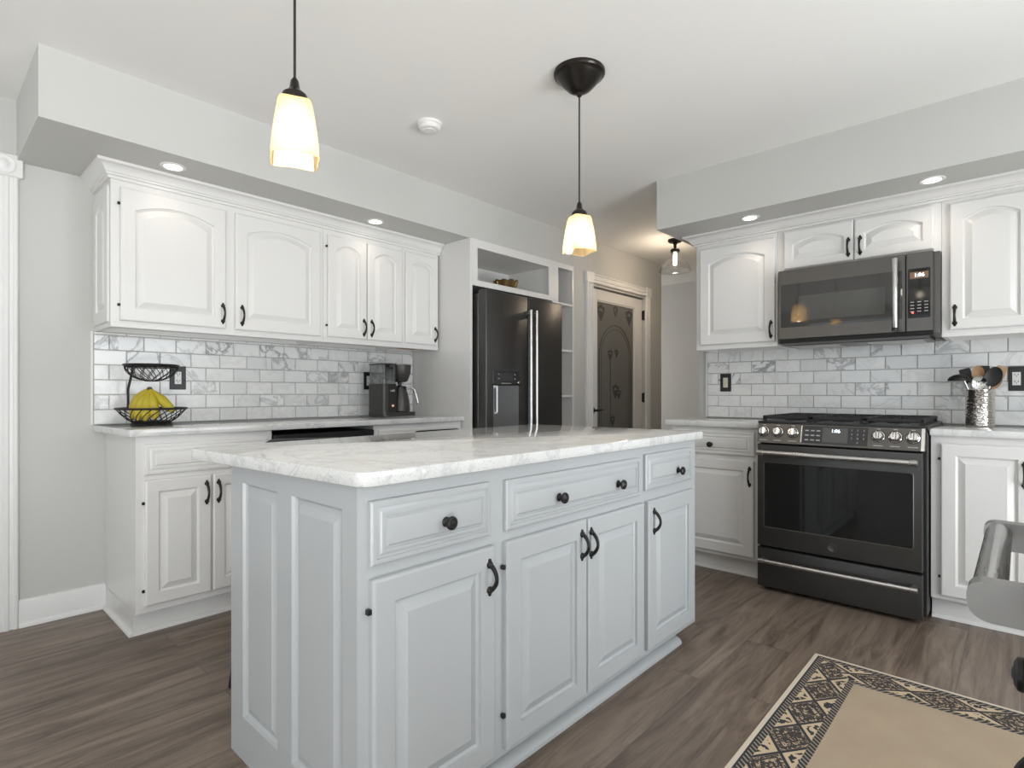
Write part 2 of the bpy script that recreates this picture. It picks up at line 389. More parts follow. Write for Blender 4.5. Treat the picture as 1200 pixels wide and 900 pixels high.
def grape(u, v, s):
    for r in range(5):
        for k in range(5-r):
            m.lathe([(.0,.0025),(s*.6,.002),(s,.0)], fD(u+(k-(4-r)/2)*s*1.8, v-r*s*1.55, -.016), (1,0,0), 8)
    for q in range(3):
        an = PI/2+(q-1)*1.1
        pts = [(0,-.6),(.7,-.3),(1,.3),(.5,.4),(.3,1),(0,.7),(-.3,1),(-.5,.4),(-1,.3),(-.7,-.3)]
        m.prism([(u+math.cos(an)*s*3.6 + (a*math.sin(an)+b*math.cos(an))*s*2.2, v+s*1.5+math.sin(an)*s*2.4 + (-a*math.cos(an)+b*math.sin(an))*s*2.2) for a, b in pts], -.0162, -.0145, fD)
grape(G0+.085, GZ1-.10, .012); grape(G1-.085, GZ1-.10, .012); grape(gc, GZ1-.065, .008)
for u, v, s in ((gc-.09, 1.44, .008), (gc+.02, 1.46, .006), (gc, 1.10, .011), (gc+.06, 1.07, .007), (gc-.05, .82, .008)): grape(u, v, s)
m.tube([fD(gc-.09, .40+k*.045, -.0155) for k in range(24)], .003, 5)
build('etched_vine', m, M_ETCH, pane)
m = MB(); m.lathe([(.026,0),(.026,.006),(.020,.010),(.010,.012),(.010,.045),(.012,.050),(.0,.052)], fD(.058, .925, 0), (1,0,0), 20)
m.tube([fD(.058,.925,.045), fD(.075,.925,.047), fD(.11,.927,.048), fD(.15,.930,.047), fD(.165,.928,.044)], [.010,.009,.008,.007,.005], 10); build('lever_handle', m, M_IRON, pd)
m = MB(); m.box(-.003, .004, .90, .955, -.002, .012, fr=fD); build('strike_plate', m, M_IRON, pd)
for hz in (.18, 1.035, 1.865):
    m = MB(); m.box(DW-.006, DW+.014, hz-.045, hz+.045, 0, .018, fr=fD); m.tube([fD(DW+.004, hz-.05, .020), fD(DW+.004, hz+.05, .020)], .007, 8); build('hinge', m, M_IRON, pd)

# tiled backsplashes: each tile bevelled within the one tiled surface
def tiles(name, fr, u0, u1, v0, v1, phase, rh, tw, g=.0022):
    m = MB(); lay = m.bm.loops.layers.float_color.new('tile')
    m.mi = 1; m.box(u0, u1, v0, v1, 0, .004, fr=fr); m.mi = 0
    r = 0; v = v0
    while v < v1-.004:
        vt = min(v+rh, v1); u = u0 + (phase[r % 2]-tw if phase[r % 2] > 0 else 0)
        while u < u1:
            a, b = max(u, u0), min(u+tw, u1)
            if b-a > .006:
                n0 = len(m.bm.faces); c = (random.random(), random.random(), random.random(), 1)
                h = .0095; q = .0022
                R = [[(a+g+i, v+g+i, w_), (b-g-i, v+g+i, w_), (b-g-i, vt-g-i, w_), (a+g+i, vt-g-i, w_)] for i, w_ in ((0,.003),(0,h-q),(q,h))]
                m.loft([[fr(*p) for p in rr] for rr in R], cap0=False)
                m.bm.faces.ensure_lookup_table()
                for fa in m.bm.faces[n0:]:
                    for l in fa.loops: l[lay] = c
            u += tw
        v = vt; r += 1
    return struct(name, m, [M_TILE, M_GROUT], sharp=.2)
tiles('backsplash_left', frame((XW, 0, 0), (0,1,0), (0,0,1), (1,0,0)), .633, 2.613, .927, 1.397, (.140, .0655), .0757, .1516)
tiles('backsplash_back', frame((0, YB, 0), (1,0,0), (0,0,1), (0,-1,0)), -1.657, XR, .917, 1.379, (.1545, .0795), .077, .1525)
m = MB(); m.box(XW, XW+.011, .622, .6325, .927, 1.397, .002); struct('trim_6', m, M_TRIM)
m = MB(); m.box(-1.668, -1.6575, YB-.011, YB, .917, 1.372, .002); struct('trim_7', m, M_TRIM)

# crown mouldings
CR = [(0,2.083),(.012,2.083),(.012,2.096),(.020,2.099),(.020,2.106),(.026,2.110),(.031,2.122),(.040,2.134),(.052,2.141),(.060,2.143),(.060,2.1565),(0,2.1565)]
m = MB(); m.sweep([(XW+.001, .640), (-3.115, .640), (-3.115, 2.612)], CR); struct('trim_8', m, M_WHITE)
CR2 = [(o*1.15, (z-2.083)*.9+2.061) for o, z in CR]
m = MB(); m.sweep([(-1.60, YB-.001), (-1.60, 3.57), (XR-.002, 3.57)], CR2); struct('trim_9', m, M_WHITE)

# ------------------------------------------------------------------ cabinet pieces
def ring(u0, u1, v0, v1, w_, rise, n=12):
    pts = [(u0, v0, w_), (u1, v0, w_)]
    for i in range(n+1):
        s = 1-2*i/n
        pts.append(((u0+u1)/2 + s*(u1-u0)/2, v1 - rise*s*s, w_))
    return pts
def panel_door(parent, fr, u0, u1, v0, v1, mt, arch=0., t=.020, rail=.058, name='door', hinge=0, pull_at=None, hz=None):
    m = MB(); R = []
    ins = [(0,0,0),(0,t-.005,0),(.003,t-.0015,0),(.007,t,0),(rail,t,1),(rail+.0015,t-.0075,1),(rail+.009,t-.0120,1),(rail+.012,t-.0100,1),(rail+.034,t-.0020,1),(rail+.0365,t-.0002,1)]
    for i, w_, k in ins:
        R.append([fr(*p) for p in ring(u0+i, u1-i, v0+i, v1-i-(0 if not k else 0), w_, arch if k else 0)])
    m.loft(R); d = build(name, m, mt, parent, sharp=.35)
    if hinge:
        for z in (hz or (v0+.09, v1-.075)):
            q = MB(); ux = u0 if hinge < 0 else u1
            q.box(ux-.010 if hinge < 0 else ux-.001, ux+.001 if hinge < 0 else ux+.010, z-.006, z+.006, .002, .014, .001, fr=fr); build('hinge', q, M_IRON, d)
    if pull_at: pull(d, fr, *pull_at, t)
    return d
def drawer_front(parent, fr, u0, u1, v0, v1, mt, knobs=(), t=.020):
    m = MB()
    ins = [(0,0),(0,t-.009),(.005,t-.0055),(.014,t-.0045),(.0155,t-.0095),(.0195,t-.0085),(.0270,t-.0035),(.0340,t-.003),(.0355,t-.0070),(.0385,t-.0065),(.0440,t-.0005),(.0460,t)]
    k = min(1., (v1-v0)/.135)
    m.loft([[fr(a, b, w_) for a, b in ((u0+i*k,v0+i*k),(u1-i*k,v0+i*k),(u1-i*k,v1-i*k),(u0+i*k,v1-i*k))] for i, w_ in ins])
    d = build('drawer', m, mt, parent, sharp=.35)
    for ku, kv in knobs: knob(d, fr, ku, kv, t)
    return d
def knob(parent, fr, u, v, w_):
    ax = fr(0,0,1)-fr(0,0,0); m = MB()
    m.lathe([(.013,0),(.013,.002),(.009,.004),(.0065,.008),(.0065,.014),(.011,.016),(.0165,.019),(.0175,.022),(.0165,.026),(.011,.029),(.0085,.0285),(.005,.0305),(0,.031)], fr(u, v, w_), ax, 20)
    return build('knob', m, M_IRON, parent)
def pull(parent, fr, u, v0, v1, w_):
    ax = fr(0,0,1)-fr(0,0,0); m = MB()
    for v in (v0, v1):
        m.lathe([(.0105,0),(.0105,.0025),(.0085,.006),(.005,.009),(0,.010)], fr(u, v, w_), ax, 14)
        e = .013 if v == v1 else -.013
        m.lathe([(.0055,0),(.005,.003),(0,.005)], fr(u, v+e*.85, w_), ax, 10)
    n = 14; L = v1-v0
    pts = [fr(u, v0 + L*i/n, w_ + .004 + .024*math.sin(PI*i/n)**.75) for i in range(n+1)]
    m.tube(pts, [.0050+.0014*abs(math.cos(PI*i/n)) for i in range(n+1)], 8)
    return build('pull_handle', m, M_IRON, parent)

fLU = frame((-3.115, 0, 0), (0,1,0), (0,0,1), (1,0,0))     # left wall uppers
fLB = frame((-2.88, 0, 0), (0,1,0), (0,0,1), (1,0,0))      # left wall bases
fRU = frame((0, 3.57, 0), (1,0,0), (0,0,1), (0,-1,0))      # back wall uppers
fRB = frame((0, 3.335, 0), (1,0,0), (0,0,1), (0,-1,0))     # back wall bases
fI  = frame((-1.08, 0, 0), (0,1,0), (0,0,1), (1,0,0))      # island front
fPn = frame((.025, 0, 0), (0,-1,0), (0,0,1), (-1,0,0))     # peninsula front

def upper(fr, u0, u1, v0, v1, depth, label, raw=False):
    o = fr((u0+u1)/2, v0, -depth/2)
    t = thing('wall_cabinet', o, label, 'cabinet', 'white wall cabinets')
    m = MB(); e = .0006
    m.box(u0+e, u1-e, v0+.022, v1, -depth+.001, 0, .0008, fr=fr)
    for a, b, c, d in ((u0+e, u0+.02, -depth+.001, 0), (u1-.02, u1-e, -depth+.001, 0), (u0+.02, u1-.02, -.02, 0), (u0+.02, u1-.02, -depth+.001, -depth+.02)):
        m.box(a, b, v0, v0+.022, c, d, fr=fr)
    build('carcass', m, M_WHITE, t)
    if raw:
        q = MB(); q.box(u0+.021, u1-.021, v0+.018, v0+.0218, -depth+.021, -.021, fr=fr); build('underside_panel', q, M_WOODRAW, t)
    return t
ZU0, ZU1 = 1.397, 2.085
t = upper(fLU, .640, 1.705, ZU0, ZU1, .315, 'two-door white arched wall cabinet at left end above the fruit basket')
panel_door(t, fLU, .676, 1.143, 1.427, 2.052, M_WHITE, .042, hinge=-1, pull_at=(1.126, 1.465, 1.545), hz=(1.50, 1.975))
panel_door(t, fLU, 1.191, 1.680, 1.427, 2.052, M_WHITE, .042, hinge=0, pull_at=(1.224, 1.463, 1.546))
fUE = frame((XW+.0, .640, 0), (1,0,0), (0,0,1), (0,-1,0))
panel_door(t, fUE, .010, .300, 1.420, 2.055, M_WHITE, .035, t=.010, name='end_panel')
t = upper(fLU, 1.705, 2.292, ZU0, ZU1, .315, 'white wall cabinet with a pair of narrow arched doors left of coffee maker')
panel_door(t, fLU, 1.729, 1.999, 1.430, 2.050, M_WHITE, .036, hinge=-1, pull_at=(1.977, 1.463, 1.546), rail=.05, hz=(1.50, 1.98))
panel_door(t, fLU, 2.006, 2.278, 1.430, 2.050, M_WHITE, .036, hinge=0, pull_at=(2.034, 1.463, 1.546), rail=.05)
t = upper(fLU, 2.292, 2.604, ZU0, ZU1, .315, 'single-door narrow white wall cabinet above the coffee maker beside the refrigerator', raw=True)
panel_door(t, fLU, 2.307, 2.586, 1.430, 2.055, M_WHITE, .032, hinge=0, pull_at=(2.562, 1.465, 1.545), rail=.05)

ZR0, ZR1 = 1.372, 2.063
t = upper(fRU, -1.600, -1.088, ZR0, ZR1, .308, 'white arched single-door wall cabinet between the hall and the microwave')
panel_door(t, fRU, -1.571, -1.100, 1.402, 2.033, M_WHITE, .042, hinge=0, pull_at=(-1.122, 1.435, 1.515))
t = upper(fRU, -1.088, -.300, 1.808, ZR1, .308, 'short two-door white wall cabinet above the microwave')
panel_door(t, fRU, -1.049, -.689, 1.826, 2.048, M_WHITE, .035, hinge=0, pull_at=(-.712, 1.862, 1.940), rail=.045)
panel_door(t, fRU, -.683, -.331, 1.826, 2.048, M_WHITE, .035, hinge=0, pull_at=(-.655, 1.862, 1.940), rail=.045)
t = upper(fRU, -.300, .075, ZR0, ZR1, .308, 'white arched wall cabinet right of the microwave above the utensil crock')
panel_door(t, fRU, -.267, .047, 1.405, 2.040, M_WHITE, .038, hinge=0, pull_at=(-.246, 1.437, 1.515), rail=.05)
t = upper(fRU, .075, .56, ZR0, ZR1, .308, 'white wall cabinet beyond the right edge of the picture')
panel_door(t, fRU, .105, .53, 1.405, 2.040, M_WHITE, .038, hinge=0, pull_at=(.13, 1.437, 1.515))

def base(fr, u0, u1, z1, depth, label, name='base_cabinet', mt=None, kick=.05, zk=.105, ends=(False, False), group='white base cabinets'):
    mt = mt or M_WHITE
    t = thing(name, fr((u0+u1)/2, 0, -depth/2), label, 'cabinet', group)
    m = MB(); e = .0006
    m.box(u0+e, u1-e, zk, z1, -depth+.001, 0, .0008, fr=fr)
    build('carcass', m, mt, t)
    m = MB(); m.box(u0+e, u1-e, 0, zk, -depth+.001, -kick, fr=fr)
    m.loft([[fr(q, b, a-kick) for a, b in ((0,.001),(.016,.001),(.015,.008),(.010,.016),(.003,.019),(0,.019))] for q in (u0+e, u1-e)]); build('toe_kick', m, mt, t)
    return t
t = base(fLB, .684, 1.288, .893, .548, 'white base cabinet at left end of the left counter under the fruit basket')
drawer_front(t, fLB, .716, 1.262, .720, .858, M_WHITE)
panel_door(t, fLB, .716, .989, .138, .697, M_WHITE, hinge=-1, pull_at=(.968, .572, .656), rail=.052, hz=(.205, .595))
panel_door(t, fLB, .997, 1.270, .138, .697, M_WHITE, hinge=1, pull_at=(1.021, .572, .656), rail=.052)
m = MB(); m.box(XW+.001, -2.931, .6835, .6838, .0, .105); m.sweep([(XW+.001, .6835), (-2.915, .6835)], [(0,.001),(.017,.001),(.016,.008),(.010,.016),(.003,.019),(0,.019)]); build('shoe_moulding', m, M_WHITE, t)
t = base(fLB, 1.902, 2.613, .893, .548, 'white base cabinet between the dishwasher and the refrigerator panel')
drawer_front(t, fLB, 1.935, 2.585, .720, .862, M_WHITE, ((2.26, .79),))
panel_door(t, fLB, 1.935, 2.258, .138, .697, M_WHITE, pull_at=(2.235, .572, .656)); panel_door(t, fLB, 2.264, 2.585, .138, .697, M_WHITE, pull_at=(2.287, .572, .656))
# black dishwasher
t = thing('dishwasher', (-3.15, 1.595, 0), 'black dishwasher under the left counter mostly hidden behind the island', 'dishwasher')
m = MB(); m.box(XW+.02, -2.885, 1.292, 1.898, .10, .868); build('tub', m, M_BLACK, t)
m = MB(); m.box(1.294, 1.896, .105, .778, 0, .022, .003, fr=fLB); build('door', m, M_SLATE, t)
m = MB(); m.box(1.294, 1.896, .782, .868, -.01, .020, .003, fr=fLB); build('control_strip', m, M_BLACK, t)
m = MB(); m.tube([fLB(1.34, .74, .05), fLB(1.85, .74, .05)], .009, 10); m.box(1.35,1.37,.732,.748,.02,.05,fr=fLB); m.box(1.82,1.84,.732,.748,.02,.05,fr=fLB); build('handle', m, M_STEEL, t)
m = MB(); m.box(1.292, 1.898, 0, .10, -.07, -.05, fr=fLB); build('toe_plate', m, M_BLACK, t)

t = base(fRB, -1.660, -1.094, .881, .544, 'white base cabinet left of the range, door under one drawer')
drawer_front(t, fRB, -1.640, -1.140, .716, .858, M_WHITE, ((-1.396, .775),))
panel_door(t, fRB, -1.640, -1.143, .128, .690, M_WHITE, hinge=0, pull_at=(-1.166, .554, .644))
t = base(fRB, -.322, .075, .883, .544, 'white base cabinet right of the range under the utensil crock')
panel_door(t, fRB, -.283, .045, .127, .847, M_WHITE, hinge=-1, pull_at=(.010, .68, .77), hz=(.215, .775), rail=.055)
t = base(fRB, .075, .60, .883, .544, 'white base cabinet beyond the right edge of the picture')
panel_door(t, fRB, .105, .57, .127, .847, M_WHITE, hinge=1, pull_at=(.13, .68, .77))

# worktops
def rounded(poly, r, n=6):
    out = []; k = len(poly); rr = r if isinstance(r, (list, tuple)) else [r]*k
    for i in range(k):
        a, b, c = (Vector((*poly[j], 0)) for j in ((i-1) % k, i, (i+1) % k)); q = rr[i]
        if q <= 0: out.append(poly[i]); continue
        d0 = (a-b).normalized(); d1 = (c-b).normalized(); p0 = b+d0*q; p1 = b+d1*q
        for j in range(n+1):
            s = j/n; p = p0*(1-s)**2 + b*2*s*(1-s) + p1*s*s; out.append((p.x, p.y))
    return out
def slab(poly, z0, z1, bev=.004):
    m = MB(); k = len(poly); c = Vector((sum(p[0] for p in poly)/k, sum(p[1] for p in poly)/k))
    def off(d):
        res = []
        for x, y in poly:
            v = Vector((x, y))-c; res.append((x - d*math.copysign(1, v.x)*min(1, abs(v.x)*9), y - d*math.copysign(1, v.y)*min(1, abs(v.y)*9)))
        return res
    R = []
    for d, z in ((bev, z0), (bev*.3, z0+bev*.3), (0, z0+bev), (0, z1-bev), (bev*.3, z1-bev*.3), (bev, z1)): R.append([(x, y, z) for x, y in off(d)])
    m.loft(R); return m
o = build('worktop', slab(rounded([(XW+.0005, .630), (-2.85, .655), (-2.85, 2.6145), (XW+.0005, 2.6145)], [0,.02,0,0]), .894, .926), M_QUARTZ, loc=(-3.14, 1.63, .894)); tag(o, 'speckled quartz worktop of the left counter carrying the fruit basket', 'worktop')
o = build('worktop', slab(rounded([(-1.697, 3.305), (-1.0905, 3.305), (-1.0905, YB-.0005), (-1.697, YB-.0005)], [.008,0,0,0]), .882, .9165), M_QUARTZ, loc=(-1.39, 3.6, .882)); tag(o, 'short quartz worktop left of the range beside the hall', 'worktop')
o = build('worktop', slab(rounded([(-.3225, 3.305), (XR-.001, 3.305), (XR-.001, YB-.0005), (-.3225, YB-.0005)], 0), .884, .9165), M_QUARTZ, loc=(.4, 3.6, .884)); tag(o, 'quartz worktop right of the range carrying the utensil crock', 'worktop')

# ------------------------------------------------------------------ island
IY0, IY1, IXB = .672, 2.392, -1.782
t = thing('kitchen_island', (-1.43, 1.53, 0), 'pale grey kitchen island cabinet with raised-panel doors and black iron knobs', 'island')
m = MB(); m.box(IXB, -1.0801, IY0+.0186, IY1, .062, .879); build('carcass', m, M_ISL, t)
m = MB(); m.box(IXB+.02, -1.118, IY0+.019, 2.27, 0, .062); m.sweep([(-1.118, 2.268), (-1.118, IY0+.03)][::-1], [(0,.001),(.035,.001),(.034,.012),(.026,.022),(.008,.030),(0,.031)]); build('toe_kick', m, M_ISL, t)
drawer_front(t, fI, .699, 1.078, .697, .843, M_ISL, ((.912, .764),))
drawer_front(t, fI, 1.140, 1.885, .697, .840, M_ISL, ((1.373, .762), (1.717, .762)))
drawer_front(t, fI, 1.928, 2.330, .709, .848, M_ISL, ((2.183, .763),))
panel_door(t, fI, .701, 1.092, .085, .668, M_ISL, hinge=-1, pull_at=(1.066, .553, .622), hz=(.18, .597))
panel_door(t, fI, 1.137, 1.526, .083, .668, M_ISL, hinge=-1, pull_at=(1.495, .553, .624), hz=(.18, .597))
panel_door(t, fI, 1.534, 1.907, .086, .666, M_ISL, hinge=0, pull_at=(1.547, .548, .622))
panel_door(t, fI, 1.938, 2.346, .088, .666, M_ISL, hinge=0, pull_at=(1.979, .548, .622))
fE = frame((0, IY0+.0185, 0), (1,0,0), (0,0,1), (0,-1,0))
PA, PB_, PZ0, PZ1 = (-1.700, -1.465), (-1.392, -1.140), .125, .824
m = MB()
for a, b, c, d in ((IXB, PA[0], 0, .879), (PA[1], PB_[0], 0, .879), (PB_[1], -1.0801, 0, .879), (PA[0], PA[1], 0, PZ0), (PA[0], PA[1], PZ1, .879), (PB_[0], PB_[1], 0, PZ0), (PB_[0], PB_[1], PZ1, .879)):
    m.box(a, b, c, d, 0, .0185, fr=fE)
bmesh.ops.remove_doubles(m.bm, verts=m.bm.verts, dist=1e-5)
build('end_frame', m, M_ISL, t)
for u0, u1 in (PA, PB_):
    m = MB(); m.loft([[fE(a, b, w_) for a, b in ((u0+i,PZ0+i),(u1-i,PZ0+i),(u1-i,PZ1-i),(u0+i,PZ1-i))] for i, w_ in ((0,.001),(0,.0183),(.003,.0183),(.006,.010),(.013,.005),(.017,.006),(.040,.0148),(.043,.017))]); build('end_panel', m, M_ISL, t, sharp=.35)
IP = [(-1.040, .658), (-1.055, 2.440), (-1.990, 2.346), (-1.915, .595)]
o = build('island_worktop', slab(rounded(IP, [.035,.03,.03,.03]), .880, .915, .006), M_QUARTZ, loc=(-1.5, 1.5, .880)); tag(o, 'polished white speckled quartz worktop of the kitchen island', 'worktop')

# bar stools behind the island
def stool(cx, cy, rot, dz, label):
    t = thing('bar_stool', (cx, cy, 0), label, 'stool', 'black bar stools behind the island')
    cr, sr = math.cos(math.radians(rot)), math.sin(math.radians(rot))
    W = lambda x, y, z: (cx+x*cr-y*sr, cy+x*sr+y*cr, z)
    CN = ((-1,-1),(1,-1),(1,1),(-1,1))
    m = MB(); m.loft([[W(sx*(.19-i), sy*(.20-i), z) for sx, sy in CN] for i, z in ((.01,.60),(0,.61),(0,.645),(.02,.66))]); build('seat', m, M_BLACK, t)
    m = MB(); m.prism(rounded([(-.215,.70),(.215,.70),(.215,.835),(.16,.874),(-.13,.874),(-.215,.815)], .012), -.012, .012, lambda a, b, c: W(-.16+c-(b-.7)*.05, a, b+dz)); build('backrest', m, M_BLACK, t)
    for sx, sy in CN:
        m = MB(); m.tube([W(sx*.15, sy*.17, .605), W(sx*.185, sy*.255, .002)], [.014,.011], 8); build('leg', m, M_BLACK, t)
    for sy in (-1, 1):
        m = MB(); m.tube([W(-.165, sy*.17, .61), W(-.167, sy*.17, .74)], .010, 8); build('back_post', m, M_BLACK, t)
    m = MB(); m.tube([W(sx*.172, sy*.222, .23) for sx, sy in CN], .008, 8, closed=True); build('footrest', m, M_BLACK, t)
stool(-2.21, 1.12, -25, .010, 'black bar stool behind the near end of the island, leg peeking out left')
stool(-2.33, 2.075, 0, .001, 'black bar stool behind the far end of the island in front of refrigerator')

# ------------------------------------------------------------------ refrigerator and its built-in surround
t = thing('refrigerator_surround', (-3.1, 3.2, 0), 'white built-in surround with cubby and open side shelves around the refrigerator', 'built-in shelving')
m = MB(); m.box(XW+.001, XS+.012, 2.6152, 2.637, 0, 2.156, .001); build('side_panel', m, M_WHITE, t)
m = MB(); m.box(XW+.001, XS+.001, 3.520, 3.545, 0, 1.84); build('divider', m, M_WHITE, t)
m = MB(); m.box(XW+.001, XS+.001, 3.797, 3.8115, 0, 2.156, .001); m.box(XW+.001, XW+.015, 3.545, 3.797, 0, 2.156); build('end_panel', m, M_WHITE, t)
fF = frame((XS, 0, 0), (0,1,0), (0,0,1), (1,0,0))
m = MB()
for a, b, c, d in ((2.637, 2.686, 1.833, 2.156), (2.686, 3.48, 1.833, 1.872), (2.686, 3.48, 2.098, 2.156), (3.48, 3.60, 1.833, 2.156), (3.60, 3.797, 2.116, 2.156)): m.box(a, b, c, d, 0, .012, fr=fF)
m.box(3.520, 3.56, .0, 1.833, 0, .012, fr=fF); m.box(3.795, 3.8115, 0, 2.156, 0, .012, fr=fF)
build('face_frame', m, M_WHITE, t)
m = MB()   # cubby box
m.box(2.637, 3.56, 1.852, 1.870, -.58, 0, fr=fF); m.box(2.637, 3.56, 2.100, 2.115, -.58, 0, fr=fF); m.box(2.637, 2.650, 1.870, 2.10, -.58, 0, fr=fF); m.box(3.50, 3.56, 1.870, 2.10, -.58, 0, fr=fF); m.box(2.650, 3.50, 1.87, 2.10, -.58, -.45, fr=fF)
build('cubby', m, M_IN, t)
for z in (.36, .71, 1.055, 1.432, 1.815):
    m = MB(); m.box(3.546, 3.7965, z, z+.018, -.60, .010, fr=fF); build('shelf', m, M_WHITE, t)

t = thing('refrigerator', (-3.0, 3.077, 0), 'tall dark slate french-door refrigerator with water dispenser and steel handles', 'refrigerator')
FY0, FY1, FS, FX = 2.652, 3.502, 3.090, -2.670
fG = frame((FX, 0, 0), (0,1,0), (0,0,1), (1,0,0))
m = MB(); m.box(XW+.02, -2.755, FY0+.008, FY1-.006, .03, 1.775, .003); build('case', m, M_SLATEL, t)
def fdoor(u0, u1, v0, v1, name):
    m = MB(); m.loft([[fG(a, b, w_) for a, b in ((u0+i,v0+i),(u1-i,v0+i),(u1-i,v1-i),(u0+i,v1-i))] for i, w_ in ((.006,-.08),(0,-.074),(0,-.012),(.003,-.004),(.010,0))]); return build(name, m, M_SLATE, t)
dl = fdoor(FY0, FS-.003, .73, 1.792, 'door'); dr = fdoor(FS+.003, FY1, .73, 1.792, 'door'); dz = fdoor(FY0, FY1, .10, .722, 'freezer_drawer')
for d, u in ((dl, FS-.030), (dr, FS+.034)):
    m = MB(); m.tube([fG(u, z, .052) for z in (.79, .82, 1.2, 1.66, 1.69)], .013, 14); m.box(u-.010, u+.010, .80, .83, 0, .046, .003, fr=fG); m.box(u-.010, u+.010, 1.655, 1.685, 0, .046, .003, fr=fG); build('handle', m, M_STEEL, d)
m = MB(); m.tube([fG(u, .66, .052) for u in (2.72, 3.43)], .013, 14); m.box(2.74,2.76,.65,.67,0,.046,.003,fr=fG); m.box(3.39,3.41,.65,.67,0,.046,.003,fr=fG); build('handle', m, M_STEEL, dz)
for q in (2.672, 3.41):
    m = MB(); m.box(q, q+.07, 1.776, 1.800, -.10, -.035, .006, fr=fG); build('hinge_cover', m, M_SLATEL, t)
# dispenser set in the left door
u0, u1 = 2.715, 2.985
m = MB(); m.box(u0, u1, 1.148, 1.245, -.002, .006, .002, fr=fG); dp = build('dispenser_panel', m, M_SCREEN, dl)
m = MB(); m.box(u0+.07, u1-.075, 1.172, 1.226, .006, .0075, fr=fG)
build('display', m, mat('dim_display', (.05,.05,.05), .2), dp)
for q in (u0+.048, u1-.055):
    for z in (1.185, 1.215): m = MB(); m.box(q, q+.012, z, z+.006, .006, .0072, fr=fG); build('dispenser_icon', m, M_MARK, dp)
m = MB(); m.box(u0+.08, u0+.18, 1.153, 1.158, .006, .0072, fr=fG); build('dispenser_legend', m, M_MARK, dp)
m = MB(); n = 14   # concave steel recess
rec = [fG(u0+.006+(u1-u0-.012)*i/n, 0, .003 - .003*math.sin(PI*i/n)) for i in range(n+1)]
m.loft([[Vector((p.x, p.y, z)) for p in rec] + [Vector((FX-.001, rec[-1].y, z)), Vector((FX-.001, rec[0].y, z))] for z in (.80, 1.146)]); build('dispenser_recess', m, brushed('recess_steel', (.36,.37,.39), .3, .9), dl)
m = MB(); m.box(u0-.006, u1+.006, 1.140, 1.150, .0, .030, .002, fr=fG); build('dispenser_lip', m, M_BLACK, dl)
m = MB(); m.tube([fG(u0+.028, z, .016) for z in (.955, .97, 1.12, 1.135)], .006, 8); m.box(u0+.020,u0+.036,.945,.958,0,.018,fr=fG); m.box(u0+.020,u0+.036,1.125,1.140,0,.018,fr=fG); build('dispenser_lever', m, M_CHROME, dl)
m = MB(); m.lathe([(.009,0),(.009,.012),(.006,.014),(0,.0145)], fG(u1-.018, 1.163, .004), (1,0,0), 14); build('dispenser_knob', m, M_CHROME, dp)

# brass bowl in the cubby
t = thing('scalloped_bowl', (-2.99, 3.185, 1.872), 'small antique brass scalloped bowl in the cubby above refrigerator', 'bowl')
m = MB(); n = 48; prof = [(.030,0),(.034,.006),(.058,.022),(.082,.055),(.092,.078),(.098,.086)]
def sc_ring(r, h, k): return [(-2.99+(r*(1+k*.16*abs(math.sin(5*2*PI*i/n)) - k*.08))*math.cos(2*PI*i/n), 3.185+(r*(1+k*.16*abs(math.sin(5*2*PI*i/n))-k*.08))*math.sin(2*PI*i/n), 1.8725+h*(1+.10*k*abs(math.sin(5*2*PI*i/n)))) for i in range(n)]
m.loft([sc_ring(r, h, min(1, h/.05)) for r, h in prof] + [sc_ring(r-.005, h+.002, min(1, h/.05)) for r, h in prof[::-1][1:]]); build('bowl', m, M_BRASS, t)
m = MB()
for k in range(10):
    an = 2*PI*(k+.5)/10; m.tube([(-2.99+r*math.cos(an), 3.185+r*math.sin(an), 1.8725+h) for r, h in ((.036,.008),(.062,.024),(.084,.054),(.096,.080))], .004, 6)
build('rib', m, M_BRASS, t)

# ------------------------------------------------------------------ range
t = thing('range', (-.705, 3.5, 0), 'slate slide-in range with steel knobs and a dark oven window', 'oven')
SX0, SX1, SY = -1.083, -.3275, 3.195
fS = frame((0, SY, 0), (1,0,0), (0,0,1), (0,-1,0))
m = MB(); m.box(SX0, SX1, SY+.055, YB-.012, .03, .900, .002); m.box(SX0+.02, SX1-.02, SY+.08, YB-.05, .0, .03); build('body', m, mat('range_side', (.022,.022,.022), .4, .3), t)
def ofront(u0, u1, v0, v1, name, mt, d=.05):
    m = MB(); m.loft([[fS(a, b, w_) for a, b in ((u0+i,v0+i),(u1-i,v0+i),(u1-i,v1-i),(u0+i,v1-i))] for i, w_ in ((0,-d),(0,-.008),(.003,-.002),(.009,0))]); return build(name, m, mt, t)
od = ofront(SX0, SX1-.012, .246, .806, 'oven_door', M_SLATE); ow = ofront(SX0, SX1-.012, .022, .236, 'warming_drawer', M_SLATE)
m = MB(); WIN = rounded([(-1.046,.352),(-.374,.352),(-.374,.708),(-1.046,.708)], .014)
m.loft([[fS(x, y, w_) for x, y in WIN] for w_ in (-.0005, .0012)]); build('window', m, M_OVENGLASS, od)
m = MB(); m.tube([fS(x, y, .0010) for x, y in WIN], .0022, 6, closed=True); build('window_rim', m, M_SLATEL, od)
def bar(parent, z, u0, u1, r=.0125, out=.055, endm=M_STEELD):
    m = MB(); m.tube([fS(u, z, out) for u in (u0+.03, u1-.03)], r, 16); h = build('handle', m, M_STEEL, parent)
    m = MB()
    for a, b in ((u0, u0+.032), (u1-.032, u1)): m.tube([fS(a, z, out), fS(a+.003, z, out), fS(b, z, out)], [r*.85, r*1.12, r*1.12], 16); m.box((a+b)/2-.010, (a+b)/2+.010, z-.010, z+.010, 0, out-.004, .002, fr=fS)
    build('handle_bracket', m, endm, h)
bar(od, .764, -1.066, -.352); bar(ow, .176, -1.064, -.352, .011, .050)
